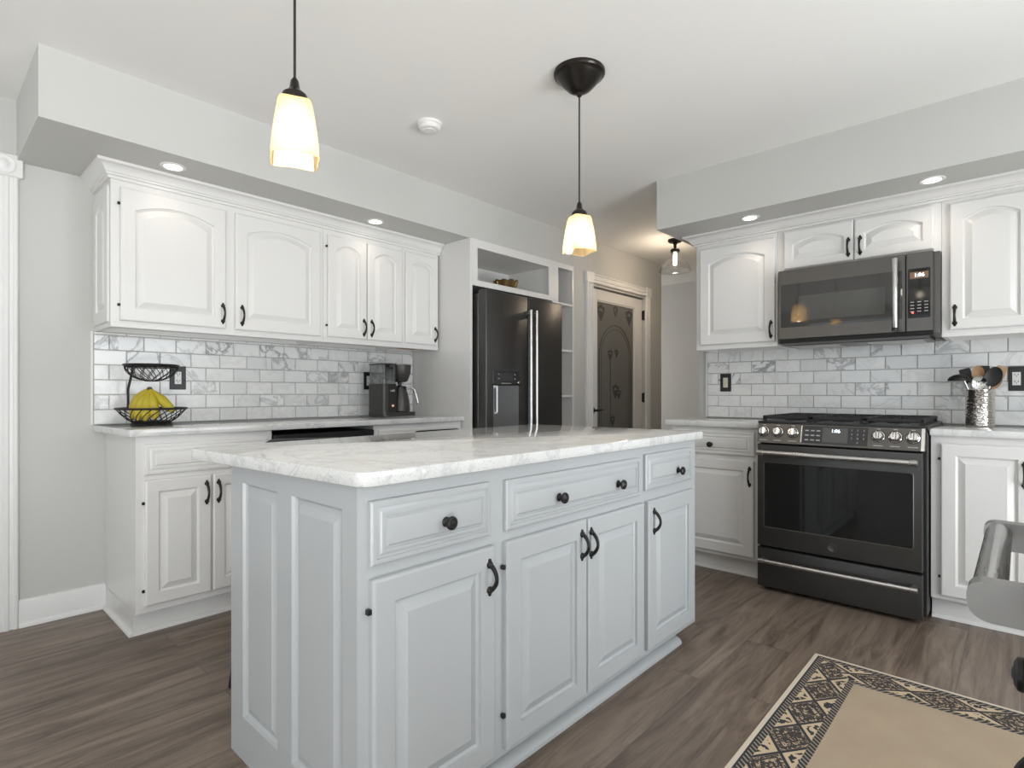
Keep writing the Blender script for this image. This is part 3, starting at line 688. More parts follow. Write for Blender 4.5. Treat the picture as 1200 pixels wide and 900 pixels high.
m = MB(); m.lathe([(.021,-.0005),(.021,.0015),(.019,.002),(.0175,.0012),(0,.0012)], fS(-.713, .296, 0), (0,-1,0), 28); bd = build('round_badge', m, M_SLATEL, od)
text('badge_letters', 'GE', fS, -.713, .296, .0016, .017, M_SLATE, bd, shear=.3)
# sloped control panel
sl = Vector((0, .030, .104)).normalized(); nrm = Vector((0, -sl.z, sl.y))
fC = frame((0, SY-.003, .815), (1,0,0), tuple(sl), tuple(nrm))
m = MB(); m.loft([[Vector((x, y, z)) for y, z in ((SY-.003,.815),(SY+.027,.919),(SY+.10,.921),(SY+.10,.815))] for x in (SX0, SX1-.004)]); cp = build('control_panel', m, M_SLATEL, t)
m = MB(); m.box(SX1-.018, SX1-.003, -.001, .109, 0, .004, .001, fr=fC); m.box(-.862, -.857, .012, .102, 0, .003, fr=fC); build('steel_trim', m, M_CHROME, cp)
m = MB(); m.box(-.854, -.560, .010, .102, 0, .0025, .001, fr=fC); dp = build('touch_panel', m, M_SCREEN, cp)
m = MB(); m.box(-.760, -.645, .018, .096, .0025, .0032, fr=fC); build('screen', m, mat('screen_grey', (.09,.09,.09), .25), dp)
text('clock', '1:06', fC, -.700, .078, .0034, .024, M_DIGIT, dp)
m = MB()
for r in range(3):
    for c in range(3): m.box(-.842+c*.027, -.824+c*.027, .024+r*.025, .030+r*.025, .0025, .0032, fr=fC)
build('button_labels', m, M_MARK, dp)
for i, ch in enumerate('123456789 0 '):
    if ch != ' ': text('keypad_digit', ch, fC, -.628+(i % 3)*.026, .086-(i//3)*.021, .0026, .014, M_MARK, dp)
for kx in (-1.050, -.978, -.902, -.515, -.446, -.376):
    m = MB(); m.lathe([(.027,0),(.027,.003),(.024,.005),(.0235,.007),(.021,.024),(.018,.028),(0,.0285)], fC(kx, .062, .0005), tuple(nrm), 28)
    m.box(kx-.0075, kx+.0075, .042, .082, .020, .033, .004, fr=fC); k = build('knob', m, M_CHROME, cp)
    m = MB(); m.lathe([(.0305,0),(.0305,.0012),(.0275,.0014),(.0275,.0)], fC(kx, .062, .0002), tuple(nrm), 28); build('knob_skirt', m, M_BLACK, k)
    m = MB(); m.box(kx-.008, kx+.008, .097, .101, 0, .0008, fr=fC); build('knob_mark', m, M_MARK, cp)
    m = MB(); m.box(kx-.020, kx+.020, .014, .018, 0, .0008, fr=fC); build('burner_label', m, M_MARK, cp)
# cooktop and grates
m = MB(); m.loft([[(SX0+.0-i*0, SY+.10, .900), (SX1, SY+.10, .900), (SX1, YB-.013, .900), (SX0, YB-.013, .900)], [(SX0-.006, SY+.035, .922), (SX1+.006, SY+.035, .922), (SX1+.006, YB-.012, .922), (SX0-.006, YB-.012, .922)], [(SX0-.006, SY+.035, .930), (SX1+.006, SY+.035, .930), (SX1+.006, YB-.012, .930), (SX0-.006, YB-.012, .930)], [(SX0+.01, SY+.05, .934), (SX1-.01, SY+.05, .934), (SX1-.01, YB-.03, .934), (SX0+.01, YB-.03, .934)]]); ct = build('cooktop', m, mat('cooktop_black', (.02,.02,.02), .35), t)
gw = (SX1-SX0-.03)/3
for k in range(3):
    a = SX0+.012+k*(gw+.003); b = a+gw; y0, y1 = SY+.065, YB-.055; m = MB()
    for p, q in (((a+.006,y0),(b-.006,y0)), ((a+.006,y1),(b-.006,y1)), ((a+.006,y0),(a+.006,y1)), ((b-.006,y0),(b-.006,y1)), ((a,(y0+y1)/2),(b,(y0+y1)/2))):
        x0, x1 = min(p[0],q[0])-.007, max(p[0],q[0])+.007; m.box(max(a,x0), min(b,x1), min(p[1],q[1])-.007, max(p[1],q[1])+.007, .944, .962, .003)
    for yy in (y0+(y1-y0)*.25, y0+(y1-y0)*.75):
        m.box((a+b)/2-.006, (a+b)/2+.006, yy-.10, yy-.035, .946, .962, .002); m.box((a+b)/2-.006, (a+b)/2+.006, yy+.035, yy+.10, .946, .962, .002)
        m.box(a+.006, a+.075, yy-.006, yy+.006, .946, .962, .002); m.box(b-.075, b-.006, yy-.006, yy+.006, .946, .962, .002)
    for xx in (a+.010, b-.010):
        for yy in (y0, y1): m.box(xx-.008, xx+.008, yy-.007, yy+.007, .932, .95)
    build('grate', m, mat('cast_iron', (.016,.016,.016), .6), t)
    for yy in (y0+(y1-y0)*.25, y0+(y1-y0)*.75):
        m = MB(); m.lathe([(.050,0),(.050,.006),(.036,.008),(.036,.014),(.030,.017),(0,.018)], ((a+b)/2, yy, .932), (0,0,1), 24); build('burner', m, M_BLACK, t)

# ------------------------------------------------------------------ microwave
t = thing('microwave', (-.70, 3.7, 1.386), 'slate over-the-range microwave with vertical steel handle and lit clock', 'microwave')
MX0, MX1, MY, MZ0, MZ1 = -1.0615, -.3265, 3.490, 1.386, 1.8065
fM = frame((0, MY, 0), (1,0,0), (0,0,1), (0,-1,0))
m = MB(); m.box(MX0+.002, MX1+.024, MY+.03, YB-.012, MZ0+.004, MZ1-.002, .002); build('case', m, M_SLATEL, t)
m = MB(); m.box(MX0, -.4425, MZ0+.016, MZ1, -.03, 0, .003, fr=fM); md = build('door', m, M_SLATEL, t)
m = MB(); m.box(-.4395, MX1, MZ0+.016, MZ1, -.03, 0, .003, fr=fM); mp_ = build('control_column', m, M_SLATEL, t)
m = MB(); m.box(MX0+.004, MX1-.002, MZ0-.002, MZ0+.015, -.035, -.004, fr=fM); build('vent_strip', m, M_GAP, t)
m = MB(); m.loft([[fM(x, y, w_) for x, y in rounded([(-1.046,1.470),(-.455,1.470),(-.455,1.722),(-1.046,1.722)], .004)] for w_ in (-.001, .0010)]); win = build('window', m, M_MWGLASS, md)
m = MB(); m.loft([[fM(x, y, w_) for x, y in rounded([(-.952,1.505),(-.530,1.505),(-.530,1.648),(-.952,1.648)], .006)] for w_ in (.0005, .0016)]); build('window_mesh', m, mat('mesh_grey', (.085,.083,.078), .07, 0, .5), win)
m = MB(); m.tube([fM(-.481, z, .045) for z in (1.418, 1.425, 1.775, 1.782)], [.010,.0135,.0135,.010], 16); hh = build('handle', m, M_STEEL, md)
m = MB(); m.tube([fM(-.481, 1.408, .045), fM(-.481, 1.424, .045)], .0138, 16); m.box(-.490, -.472, 1.425, 1.450, 0, .04, .002, fr=fM); m.box(-.490, -.472, 1.75, 1.775, 0, .04, .002, fr=fM); build('handle_bracket', m, M_BLACK, hh)
m = MB(); m.loft([[fM(x, y, w_) for x, y in rounded([(-.432,1.470),(-.338,1.470),(-.338,1.724),(-.432,1.724)], .008)] for w_ in (-.001, .0012)]); tp = build('touch_panel', m, M_OVENGLASS, mp_)
m = MB(); m.box(-.423, -.346, 1.672, 1.706, .0012, .0018, fr=fM); build('display', m, mat('amber_display', (.22,.13,.07), .3), tp)
text('clock', '1:06', fM, -.384, 1.689, .002, .026, M_DIGIT, tp)
m = MB()
for r in range(4):
    for c in range(3): m.box(-.421+c*.029, -.405+c*.029, 1.502+r*.016, 1.506+r*.016, .0012, .0018, fr=fM)
build('button_labels', m, M_MARK, tp)
m = MB(); m.box(-.415, -.407, 1.494, 1.502, .0012, .0022, fr=fM); build('indicator_lamp', m, M_RED, tp)
m = MB(); m.box(MX0+.02, MX1-.02, MY+.04, YB-.06, MZ0-.020, MZ0+.004, .004)
build('underside_vent', m, M_SLATEL, t)
for a, b in ((MX0+.05, MX0+.30), (MX1-.30, MX1-.05)):
    m = MB(); m.box(a, b, MY+.10, MY+.32, MZ0-.024, MZ0-.019); build('grease_filter', m, M_STEELD, t)

# ------------------------------------------------------------------ peninsula at the right edge, only its handle and knob enter the picture
t = thing('built_in_appliance', (.30, 1.25, 0), 'appliance at right edge of picture, only its brushed steel handle in view', 'appliance')
m = MB(); m.box(.045, .60, .952, 1.50, .10, .885); m.box(.09, .60, .96, 1.49, 0, .10); build('body', m, M_BLACK, t)
m = MB(); m.box(-1.498, -.954, .105, .883, -.02, .0, .003, fr=fPn); ad = build('front', m, M_STEELD, t)
M_SATIN = mat('satin_bracket', (.40, .395, .385), .38, .9)
HX, HZ = .057, .818
m = MB(); m.tube([fPn(-u, HZ, HX) for u in (.975, .985, 1.40, 1.44)], .0195, 20); hd = build('handle', m, M_STEEL, ad)
for yc in (.968, 1.425):
    m = MB(); m.prism(rounded([(0, HZ-.032), (HX+.022, HZ-.032), (HX+.022, HZ+.020), (0, HZ+.020)], [0,.030,.019,0], 12), yc-.016, yc+.016, lambda a, b, c: fPn(-c, b, a)); build('handle_bracket', m, M_SATIN, hd)
fPk = frame((.043, 0, 0), (0,-1,0), (0,0,1), (-1,0,0))
t = base(fPk, -.95, -.62, .884, .557, 'white cabinet at right edge of picture, only its black drawer knob in view')
drawer_front(t, fPk, -.93, -.64, .735, .862, M_WHITE, ((-.772, .797),))
panel_door(t, fPk, -.93, -.64, .13, .71, M_WHITE, hinge=0, pull_at=(-.90, .57, .66))
o = build('worktop', slab([(.004, .60), (.62, .60), (.62, 1.52), (.004, 1.52)], .886, .918), M_QUARTZ, loc=(.3, 1.06, .886)); tag(o, 'quartz worktop of the peninsula just outside the right edge', 'worktop')

# ------------------------------------------------------------------ lamps
def shade_ring(cx, cy, hs, z, th, pw=3.2, dip=0., n=32):
    r = []
    for i in range(n):
        a = 2*PI*i/n; c, s_ = math.cos(a), math.sin(a)
        q = hs/(abs(c)**pw+abs(s_)**pw)**(1/pw)
        k = (q/hs-1)/.25
        r.append((cx+q*math.cos(a+th), cy+q*math.sin(a+th), z-dip*k))
    return r
def pendant(cx, cy, label, power):
    t = thing('pendant_lamp', (cx, cy, ZC), label, 'lamp', 'pendant lamps over the island')
    m = MB(); m.lathe([(.108,0),(.108,-.010),(.104,-.016),(.097,-.019),(.092,-.026),(.086,-.032),(.060,-.062),(.054,-.066),(.050,-.072),(.030,-.084),(.012,-.088),(.010,-.100),(.006,-.104),(0,-.105)], (cx, cy, ZC), (0,0,1), 40); build('ceiling_canopy', m, M_BRONZE, t)
    m = MB(); m.tube([(cx, cy, ZC-.10), (cx, cy, 1.88)], .0035, 8); build('cord', m, M_BLACK, t)
    m = MB(); m.lathe([(.005,1.893),(.010,1.885),(.013,1.866),(.018,1.860),(.030,1.850),(.034,1.838),(.033,1.826),(0,1.826)], (cx, cy, 0), (0,0,1), 24); build('lamp_holder', m, M_BRONZE, t)
    th = math.radians(21+45)
    prof = [(.030,1.832,0),(.0375,1.830,0),(.041,1.820,0),(.0475,1.780,.0),(.0530,1.740,.001),(.0565,1.705,.002),(.0575,1.684,.004)]
    m = MB(); o_ = [shade_ring(cx, cy, h, z, th, 7., d) for h, z, d in prof]; i_ = [shade_ring(cx, cy, h-.003, z+.0008, th, 7., d) for h, z, d in prof[::-1]]
    m.loft(o_+i_, cap0=False, cap1=False); build('glass_shade', m, M_SHADE, t, sharp=.5)
    m = MB(); m.lathe([(.010,1.826),(.010,1.800),(.018,1.785),(.024,1.765),(.024,1.750),(.018,1.735),(.008,1.729),(0,1.728)], (cx, cy, 0), (0,0,1), 20); b = build('bulb', m, M_BULB, t)
    d = bpy.data.lights.new('pendant_glow', 'POINT'); d.energy = power*.52; d.color = (1., .80, .55); d.shadow_soft_size = .03
    l = bpy.data.objects.new('pendant_glow', d); COL.objects.link(l); l.parent = t; l.location = (0, 0, 1.715-ZC)
    return t
pendant(-1.373, .673, 'nearer amber glass pendant lamp over the near end of the island', 2.4)
pendant(-1.376, 1.921, 'farther amber glass pendant lamp with its black ceiling canopy in view', 2.4)

def downlight(x, y, z, label, e=2.2):
    t = thing('recessed_light', (x, y, z), label, 'light', 'recessed downlights in the soffits')
    m = MB(); m.lathe([(.036,.0),(.038,-.004),(.050,-.005),(.054,-.002),(.054,0)], (x, y, z), (0,0,1), 32, False, False); build('trim_ring', m, M_WHITEPL, t)
    m = MB(); m.lathe([(.0,-.0035),(.037,-.0035),(.037,-.001),(0,-.001)], (x, y, z), (0,0,1), 28, False, False); build('lens', m, M_LENS, t)
    d = bpy.data.lights.new('downlight_beam', 'SPOT'); d.energy = e; d.color = (1., .86, .70); d.spot_size = 2.35; d.spot_blend = .8; d.shadow_soft_size = .035
    l = bpy.data.objects.new('downlight_beam', d); COL.objects.link(l); l.parent = t; l.location = (0, 0, -.006)
downlight(-2.955, .853, ZSL, 'recessed downlight above the leftmost wall cabinet', 1.1)
downlight(-2.968, 1.977, ZSL, 'recessed downlight above the narrow paired wall cabinet doors', 1.4)
downlight(-1.188, 3.385, 2.128, 'recessed downlight above the wall cabinet left of microwave')
downlight(-.322, 3.385, 2.128, 'recessed downlight in the soffit right of the microwave')

t = thing('ceiling_lamp', (-2.25, 4.58, ZC), 'semi-flush ceiling lamp with clear bell glass shade in the hall', 'lamp')
lx, ly = -2.25, 4.58
m = MB(); m.lathe([(.062,0),(.062,-.014),(.052,-.024),(.020,-.030),(.012,-.055),(.016,-.060),(.012,-.066),(.012,-.078),(.034,-.084),(.040,-.092),(.040,-.112),(.034,-.114),(0,-.114)], (lx, ly, ZC), (0,0,1), 32); build('fitting', m, M_BRONZE, t)
m = MB(); pr = [(.036,-.105),(.036,-.145),(.045,-.160),(.075,-.180),(.110,-.215),(.128,-.250),(.133,-.272),(.142,-.280)]
m.lathe(pr+[(r-.002, h) for r, h in pr[::-1]], (lx, ly, ZC), (0,0,1), 40, False, False); build('glass_shade', m, M_GLASS, t)
m = MB(); m.lathe([(.012,-.114),(.013,-.130),(.016,-.145),(.017,-.205),(.012,-.222),(0,-.226)], (lx, ly, ZC), (0,0,1), 18); build('bulb', m, M_BULB, t)
d = bpy.data.lights.new('hall_glow', 'POINT'); d.energy = 7; d.color = (1., .80, .60); d.shadow_soft_size = .05
l = bpy.data.objects.new('hall_glow', d); COL.objects.link(l); l.parent = t; l.location = (0, 0, -.26)

HC = Vector((-.82, -.55, ZC))
t = thing('chandelier', tuple(HC), 'black three-bulb chandelier seen reflected in the microwave control panel', 'lamp')
m = MB(); m.lathe([(.065,0),(.065,-.012),(.050,-.024),(.010,-.030),(0,-.031)], tuple(HC), (0,0,1), 28); m.tube([HC+Vector((0,0,-.03)), HC+Vector((0,0,-.17))], .008, 10); build('stem', m, M_BRONZE, t)
for k in range(3):
    an = 2*PI*k/3+.4; e = HC+Vector((.19*math.cos(an), .19*math.sin(an), -.17))
    m = MB(); m.tube([HC+Vector((0,0,-.165)), HC+Vector((.1*math.cos(an), .1*math.sin(an), -.185)), e], .006, 8); m.lathe([(.022,.012),(.022,-.035),(0,-.036)], tuple(e), (0,0,1), 16); build('arm', m, M_BRONZE, t)
    m = MB(); m.lathe([(.012,-.036),(.026,-.060),(.028,-.080),(.018,-.100),(0,-.106)], tuple(e), (0,0,1), 16); build('bulb', m, M_BULB, t)
    m = MB(); m.lathe([(.030,-.030),(.058,-.060),(.064,-.100),(.060,-.140)], tuple(e), (0,0,1), 24, False, False); build('glass_shade', m, M_GLASS, t)
t = thing('smoke_detector', (-2.19, 1.775, ZC), 'round white smoke detector on the ceiling', 'smoke detector')
m = MB(); m.lathe([(.062,0),(.062,-.010),(.058,-.014),(.054,-.014)], (-2.19, 1.775, ZC), (0,0,1), 36); build('base_ring', m, M_WHITEPL, t)
m = MB(); m.lathe([(.055,-.012),(.055,-.026),(.049,-.034),(.030,-.037),(.028,-.040),(0,-.040)], (-2.19, 1.775, ZC), (0,0,1), 36); build('cover', m, M_WHITEPL, t)

# ------------------------------------------------------------------ wall plates
def plate(fr, u0, u1, v0, v1, label, n=1, switch=False, body=M_WHITEPL):
    w0 = .0096
    t = thing('wall_outlet' if not switch else 'light_switch', fr((u0+u1)/2, v0, w0), label, 'outlet' if not switch else 'switch')
    m = MB(); m.box(u0, u1, v0, v1, w0, w0+.006, .002, fr=fr); build('cover_plate', m, M_BLACK, t)
    for k in range(n):
        uc = u0 + (u1-u0)*(k+.5)/n; vc = (v0+v1)/2
        m = MB(); m.box(uc-.0165, uc+.0165, vc-.034, vc+.034, w0+.006, w0+.008, .001, fr=fr); s_ = build('socket', m, body, t)
        m = MB()
        if switch: m.box(uc-.005, uc+.005, vc-.012, vc+.012, w0+.008, w0+.014, .001, fr=fr); build('toggle', m, body, s_)
        else:
            for z in (vc-.018, vc+.018):
                q = MB(); q.box(uc-.008, uc-.005, z, z+.008, w0+.008, w0+.0085, fr=fr); q.box(uc+.005, uc+.008, z, z+.007, w0+.008, w0+.0085, fr=fr); q.box(uc-.002, uc+.002, z-.007, z-.003, w0+.008, w0+.0085, fr=fr)
                build('slots', q, M_GAP, s_)
fWL = frame((XW, 0, 0), (0,1,0), (0,0,1), (1,0,0)); fWB = frame((0, YB, 0), (1,0,0), (0,0,1), (0,-1,0))
plate(fWL, .969, 1.049, 1.106, 1.234, 'black wall plate with white outlet beside the wire fruit basket')
plate(fWL, 2.180, 2.256, 1.112, 1.236, 'black wall plate with white outlet partly hidden by the coffee maker')
plate(fWB, -1.560, -1.484, 1.098, 1.222, 'black wall plate with ivory rocker on tile left of range', switch=True, body=M_IVORY)
plate(fWB, -.050, .075, 1.098, 1.224, 'wide black wall plate with white outlet right of the utensil crock', n=2)

# ------------------------------------------------------------------ wire fruit basket and bananas
BX, BY, BZ = -3.235, .838, .926
t = thing('fruit_basket', (BX, BY, BZ), 'two-tier black wire fruit basket on the left counter', 'basket')
def circ(r, z, n=40, cx=BX, cy=BY): return [(cx+r*math.cos(2*PI*i/n), cy+r*math.sin(2*PI*i/n), z) for i in range(n)]
m = MB(); m.tube(circ(.152, BZ+.083), .0055, 8, closed=True); build('lower_rim', m, M_IRON, t)
m = MB(); m.tube(circ(.082, BZ+.016), .005, 8, closed=True); m.tube(circ(.088, BZ+.005), .005, 8, closed=True)
for k in range(6): an = k*PI/3; m.tube([(BX+.082*math.cos(an), BY+.082*math.sin(an), BZ+.016), (BX+.088*math.cos(an), BY+.088*math.sin(an), BZ+.005)], .004, 6)
m.box(BX-.08, BX+.08, BY-.004, BY+.004, BZ+.012, BZ+.018); m.box(BX-.004, BX+.004, BY-.08, BY+.08, BZ+.012, BZ+.018); build('foot_ring', m, M_IRON, t)
m = MB()
for k in range(24):
    a0 = 2*PI*k/24; pts = []
    for i in range(7):
        s_ = i/6; r = .083 + (.152-.083)*s_**.75; a = a0 + .55*s_; pts.append((BX+r*math.cos(a), BY+r*math.sin(a), BZ+.016+.067*s_))
    m.tube(pts, .0024, 6)
build('lower_wires', m, M_IRON, t)
dv = Vector((BX, BY)).normalized(); rt = Vector((-dv.y, dv.x)); lf = -Vector((math.cos(YAW), math.sin(YAW)))
UX, UY = BX-lf.x*.0, BY-lf.y*.0; UX += -.004
m = MB(); m.tube(circ(.118, BZ+.300, 40, UX, UY), .0055, 8, closed=True); m.tube(circ(.112, BZ+.291, 40, UX, UY), .003, 6, closed=True); build('upper_rim', m, M_IRON, t)
m = MB()
for sgn in (1, -1):
    for k in range(16):
        pts = []
        for i in range(9):
            s_ = i/8; ph = s_*PI/2*.86; r = .116*math.cos(ph); a = 2*PI*k/16 + sgn*.62*s_; pts.append((UX+r*math.cos(a), UY+r*math.sin(a), BZ+.298-.078*math.sin(ph)))
        m.tube(pts, .0018, 5)
m.tube(circ(.030, BZ+.222, 24, UX, UY), .003, 6, closed=True); build('upper_wires', m, M_IRON, t)
m = MB(); p0 = Vector((BX+lf.x*.107-dv.x*-.10, BY+lf.y*.107+dv.y*.10))
q0 = Vector((BX+lf.x*.120, BY+lf.y*.120)); q1 = Vector((UX+lf.x*.098, UY+lf.y*.098))
m.tube([(q0.x, q0.y, BZ+.075), (q0.x, q0.y, BZ+.12), (q0.x+.0, q0.y, BZ+.18), (q1.x, q1.y, BZ+.27), (q1.x, q1.y, BZ+.298)], .0058, 10); build('support_post', m, M_IRON, t)

def banana_mat():
    m = mat('banana_skin', (.62,.46,.05), .45); nt, b = P(m); v = coords(nt)
    c = mixc(nt, noise(nt, v, 14, 3), (.36, .35, .03), (.72, .50, .035))
    sp = ramp(nt, noise(nt, v, 60, 4), [(0,(1,1,1)), (.30,(1,1,1)), (.36,(0,0,0)), (1,(0,0,0))])
    nt.links.new(mixc(nt, math_(nt, 'MULTIPLY', sp, .8), c, (.12,.07,.015)), b.inputs['Base Color']); return m
M_BAN = banana_mat(); M_BTIP = mat('banana_tip', (.09,.06,.02), .7)
t = thing('banana_bunch', (BX, BY, BZ+.02), 'bunch of ripe yellow bananas in the lower tier of the wire basket', 'bananas')
rgt = Vector((math.cos(YAW), math.sin(YAW), 0)); tw = Vector((math.sin(YAW), -math.cos(YAW), 0))   # to the right / towards the room seen
top = Vector((BX, BY, BZ+.176)) - rgt*.012
ends = [(-.085,.020,.060), (-.060,.058,.034), (-.022,.076,.026), (.018,.080,.024), (.058,.066,.030), (.122,.028,.066)]
for k, (a, b, z) in enumerate(ends):
    e = Vector((BX, BY, BZ+z)) + rgt*a + tw*b; sp0 = top + rgt*(.006*(k-2.5)) + tw*.006
    outw = (e-sp0); side = Vector((outw.x, outw.y, 0)).normalized()
    ctl = (sp0+e)/2 + side*.016 + Vector((0,0,.012 if k < 5 else -.004)); pts = []; rad = []
    for i in range(15):
        s_ = i/14; pts.append(sp0*(1-s_)**2 + ctl*2*s_*(1-s_) + e*s_*s_)
        rad.append(.0065 if i == 0 else .008 if i == 1 else (.0205*min(1, (s_/.42)**.8)*min(1, ((1.02-s_)/.22)**.7)+.003))
    m = MB(); m.tube(pts, rad, 6 if False else 7); m.mi = 1; m.lathe([(.005,0),(.004,.006),(0,.007)], pts[-1], tuple((pts[-1]-pts[-2]).normalized()), 7); build('banana', m, [M_BAN, M_BTIP], t, sharp=.9)
m = MB(); m.tube([top+Vector((0,0,-.012)), top+Vector((0,0,.004)), top+Vector((.002,0,.014))], [.016,.014,.009], 10); build('stem_crown', m, M_BTIP, t)

# ------------------------------------------------------------------ coffee maker and carafe
M_COF = brushed('coffee_slate', (.085,.080,.074), .40, .7); M_COF2 = mat('coffee_dark', (.030,.028,.027), .35, .3)
CX, CY, CZ = -3.215, 2.27, .926
t = thing('coffee_maker', (CX, CY, CZ), 'dark slate drip coffee maker with clear water tank on the left counter', 'coffee maker')
fK = frame((CX+.085, CY-.125, CZ), (0,1,0), (0,0,1), (1,0,0))
m = MB(); m.prism(rounded([(0,-.19),(.275,-.165),(.29,-.08),(.275,.0),(0,.005)], [.03,.03,.03,.03,.03]), .004, .030, lambda a, b, c: fK(a, c, b)); build('base', m, M_COF, t)
m = MB(); m.prism(rounded([(0,-.19),(.105,-.19),(.105,.0),(0,.0)], [.035,.01,.004,.02]), .030, .222, lambda a, b, c: fK(a, c, b)); bd = build('body', m, M_COF, t)
m = MB(); m.prism(rounded([(.004,-.186),(.102,-.186),(.102,-.004),(.004,-.004)], [.033,.01,.004,.018]), .222, .352, lambda a, b, c: fK(a, c, b)); build('water_tank', m, M_TANK, t)
m = MB(); m.prism(rounded([(.006,-.184),(.100,-.184),(.100,-.006),(.006,-.006)], [.033,.01,.004,.018]), .223, .30, lambda a, b, c: fK(a, c, b)); build('tank_water', m, thin_glass('water', (.80,.82,.82), .05), t)
m = MB(); m.prism(rounded([(0,-.19),(.108,-.19),(.108,.0),(0,.0)], [.035,.01,.004,.02]), .352, .360, lambda a, b, c: fK(a, c, b)); build('tank_lid', m, M_COF2, t)
m = MB(); m.box(.040, .106, .03, .222, -.004, .0025, .001, fr=fK); fp = build('control_face', m, M_COF2, bd)
text('wordmark', 'café', fK, .074, .178, .003, .024, M_WHITEPL, fp)
m = MB(); m.lathe([(.010,0),(.010,.004),(.0085,.005),(0,.005)], fK(.074, .075, .0025), (1,0,0), 20); kb = build('brew_button', m, M_CHROME, fp)
m = MB(); m.lathe([(.004,0),(0,.0012)], fK(.074, .075, .0078), (1,0,0), 12); build('button_lamp', m, M_RED, kb)
bc = fK(.195, 0, -.085)
m = MB(); m.lathe([(.040,.238),(.052,.243),(.062,.262),(.074,.30),(.078,.345),(.078,.358),(0,.359)], tuple(bc), (0,0,1), 36); build('brew_basket', m, M_COF, t)
m = MB(); m.lathe([(.010,.222),(.016,.226),(.016,.240),(0,.240)], tuple(bc), (0,0,1), 16); build('drip_spout', m, M_BLACK, t)
m = MB(); m.box(.095, .13, .250, .352, -.14, -.03, .004, fr=fK); build('bridge', m, M_COF2, t)
t = thing('coffee_carafe', tuple(bc + Vector((0,0,.0305))), 'dark slate thermal carafe with steel handle in the coffee maker', 'carafe')
m = MB(); m.lathe([(.066,.031),(.070,.036),(.070,.060),(.066,.110),(.056,.160),(.045,.188),(.043,.194)], tuple(bc), (0,0,1), 36); build('body', m, M_COF, t)
m = MB(); m.lathe([(.047,.1945),(.047,.204),(.040,.210),(.014,.213),(.013,.221),(0,.2215)], tuple(bc), (0,0,1), 30); build('lid', m, M_BLACK, t)
hv = Vector((.55, .83, 0)).normalized()
m = MB(); m.tube([bc+hv*.042+Vector((0,0,.190)), bc+hv*.075+Vector((0,0,.198)), bc+hv*.098+Vector((0,0,.188)), bc+hv*.112+Vector((0,0,.150)), bc+hv*.126+Vector((0,0,.090)), bc+hv*.122+Vector((0,0,.078))], [.008,.009,.0105,.0105,.009,.006], 10); build('handle', m, M_STEEL, t)

# ------------------------------------------------------------------ utensil crock
UX0, UY0, UZ = -.157, 3.722, .9168
def hammered():
    m = mat('hammered_steel', (.68,.64,.60), .16, 1.); nt, b = P(m)
    v = nd(nt, 'ShaderNodeTexVoronoi'); v.inputs['Scale'].default_value = 95.; nt.links.new(coords(nt), v.inputs['Vector'])
    bump(nt, b, v.outputs['Distance'], .40, .003); return m
t = thing('utensil_crock', (UX0, UY0, UZ), 'hammered steel crock full of cooking utensils right of the range', 'crock')
m = MB(); pr = [(.056,.0),(.059,.004),(.059,.180),(.061,.184),(.061,.188)]
m.lathe(pr + [(.057,.188),(.057,.010),(0,.010)], (UX0, UY0, UZ), (0,0,1), 48); build('crock_body', m, hammered(), t)
M_SPOON = mat('utensil_wood', (.36,.21,.10), .55); M_SPOON2 = mat('pale_wood', (.46,.30,.17), .55); M_NYL = mat('black_nylon', (.010,.010,.010), .45)
def utensil(name, label, foot, tip, head, hm, sm, cat):
    f0 = Vector((UX0+foot[0], UY0+foot[1], UZ+.014)); e = Vector((UX0+tip[0], UY0+tip[1], UZ+tip[2]))
    t = thing(name, tuple(f0), label, cat, 'utensils in the crock')
    m = MB(); m.tube([f0, f0*.5+e*.5, e], [.0045,.0045,.0055], 8); build('handle', m, sm, t)
    ax = (e-f0).normalized(); fw = Vector((0,-1,0)); fw = (fw-ax*fw.dot(ax)).normalized(); sd = ax.cross(fw)
    m = MB(); head(m, e, ax, sd, fw); build('head', m, hm, t)
def spoon(L, W, dish, th=.004):
    def h(m, e, ax, sd, fw):
        n = 22; rings = []
        for k, sc in enumerate((.02, .5, .85, 1.)):
            rings.append([e + ax*(L/2-.004 + L/2*sc*math.cos(2*PI*i/n)) + sd*(W/2*sc*math.sin(2*PI*i/n)) - fw*dish*(1-sc*sc) for i in range(n)])
        back = [[p - fw*th for p in r] for r in rings[::-1]]
        m.loft(rings+back)
    return h
def paddle(L, W0, W1, th=.005):
    def h(m, e, ax, sd, fw):
        pts = rounded([(-W0/2,-.004),(W0/2,-.004),(W1/2,L*.35),(W1/2*.9,L),(-W1/2*.9,L*1.02),(-W1/2,L*.35)], .008)
        m.prism(pts, -th/2, th/2, lambda a, b, c: e + sd*a + ax*b + fw*c)
    return h
def ladle(m, e, ax, sd, fw):
    c = e + sd*-.0 + Vector((-.020,0,.004)); n = 20; rings = []
    for k in range(7):
        ph = PI/2*k/6; r = .042*math.cos(ph); rings.append([c + Vector((r*1.15*math.cos(2*PI*i/n), r*math.sin(2*PI*i/n), -.006+.034*math.sin(ph))) for i in range(n)])
    m.loft(rings + [[p + (c-p)*.08 for p in r] for r in rings[::-1]])
utensil('ladle', 'black ladle head hanging over the left side of the crock', (.02,.0), (-.062,-.030,.235), ladle, M_NYL, M_STEELD, 'ladle')
utensil('spatula', 'black square-tipped spatula leaning left in the crock', (.02,.012), (-.044,.034,.225), paddle(.075,.030,.052), M_NYL, M_STEELD, 'spatula')
utensil('wooden_spoon', 'round wooden spoon standing upright in the middle of crock', (-.01,.0), (-.008,.0,.240), spoon(.075,.052,.006), M_SPOON, M_SPOON, 'spoon')
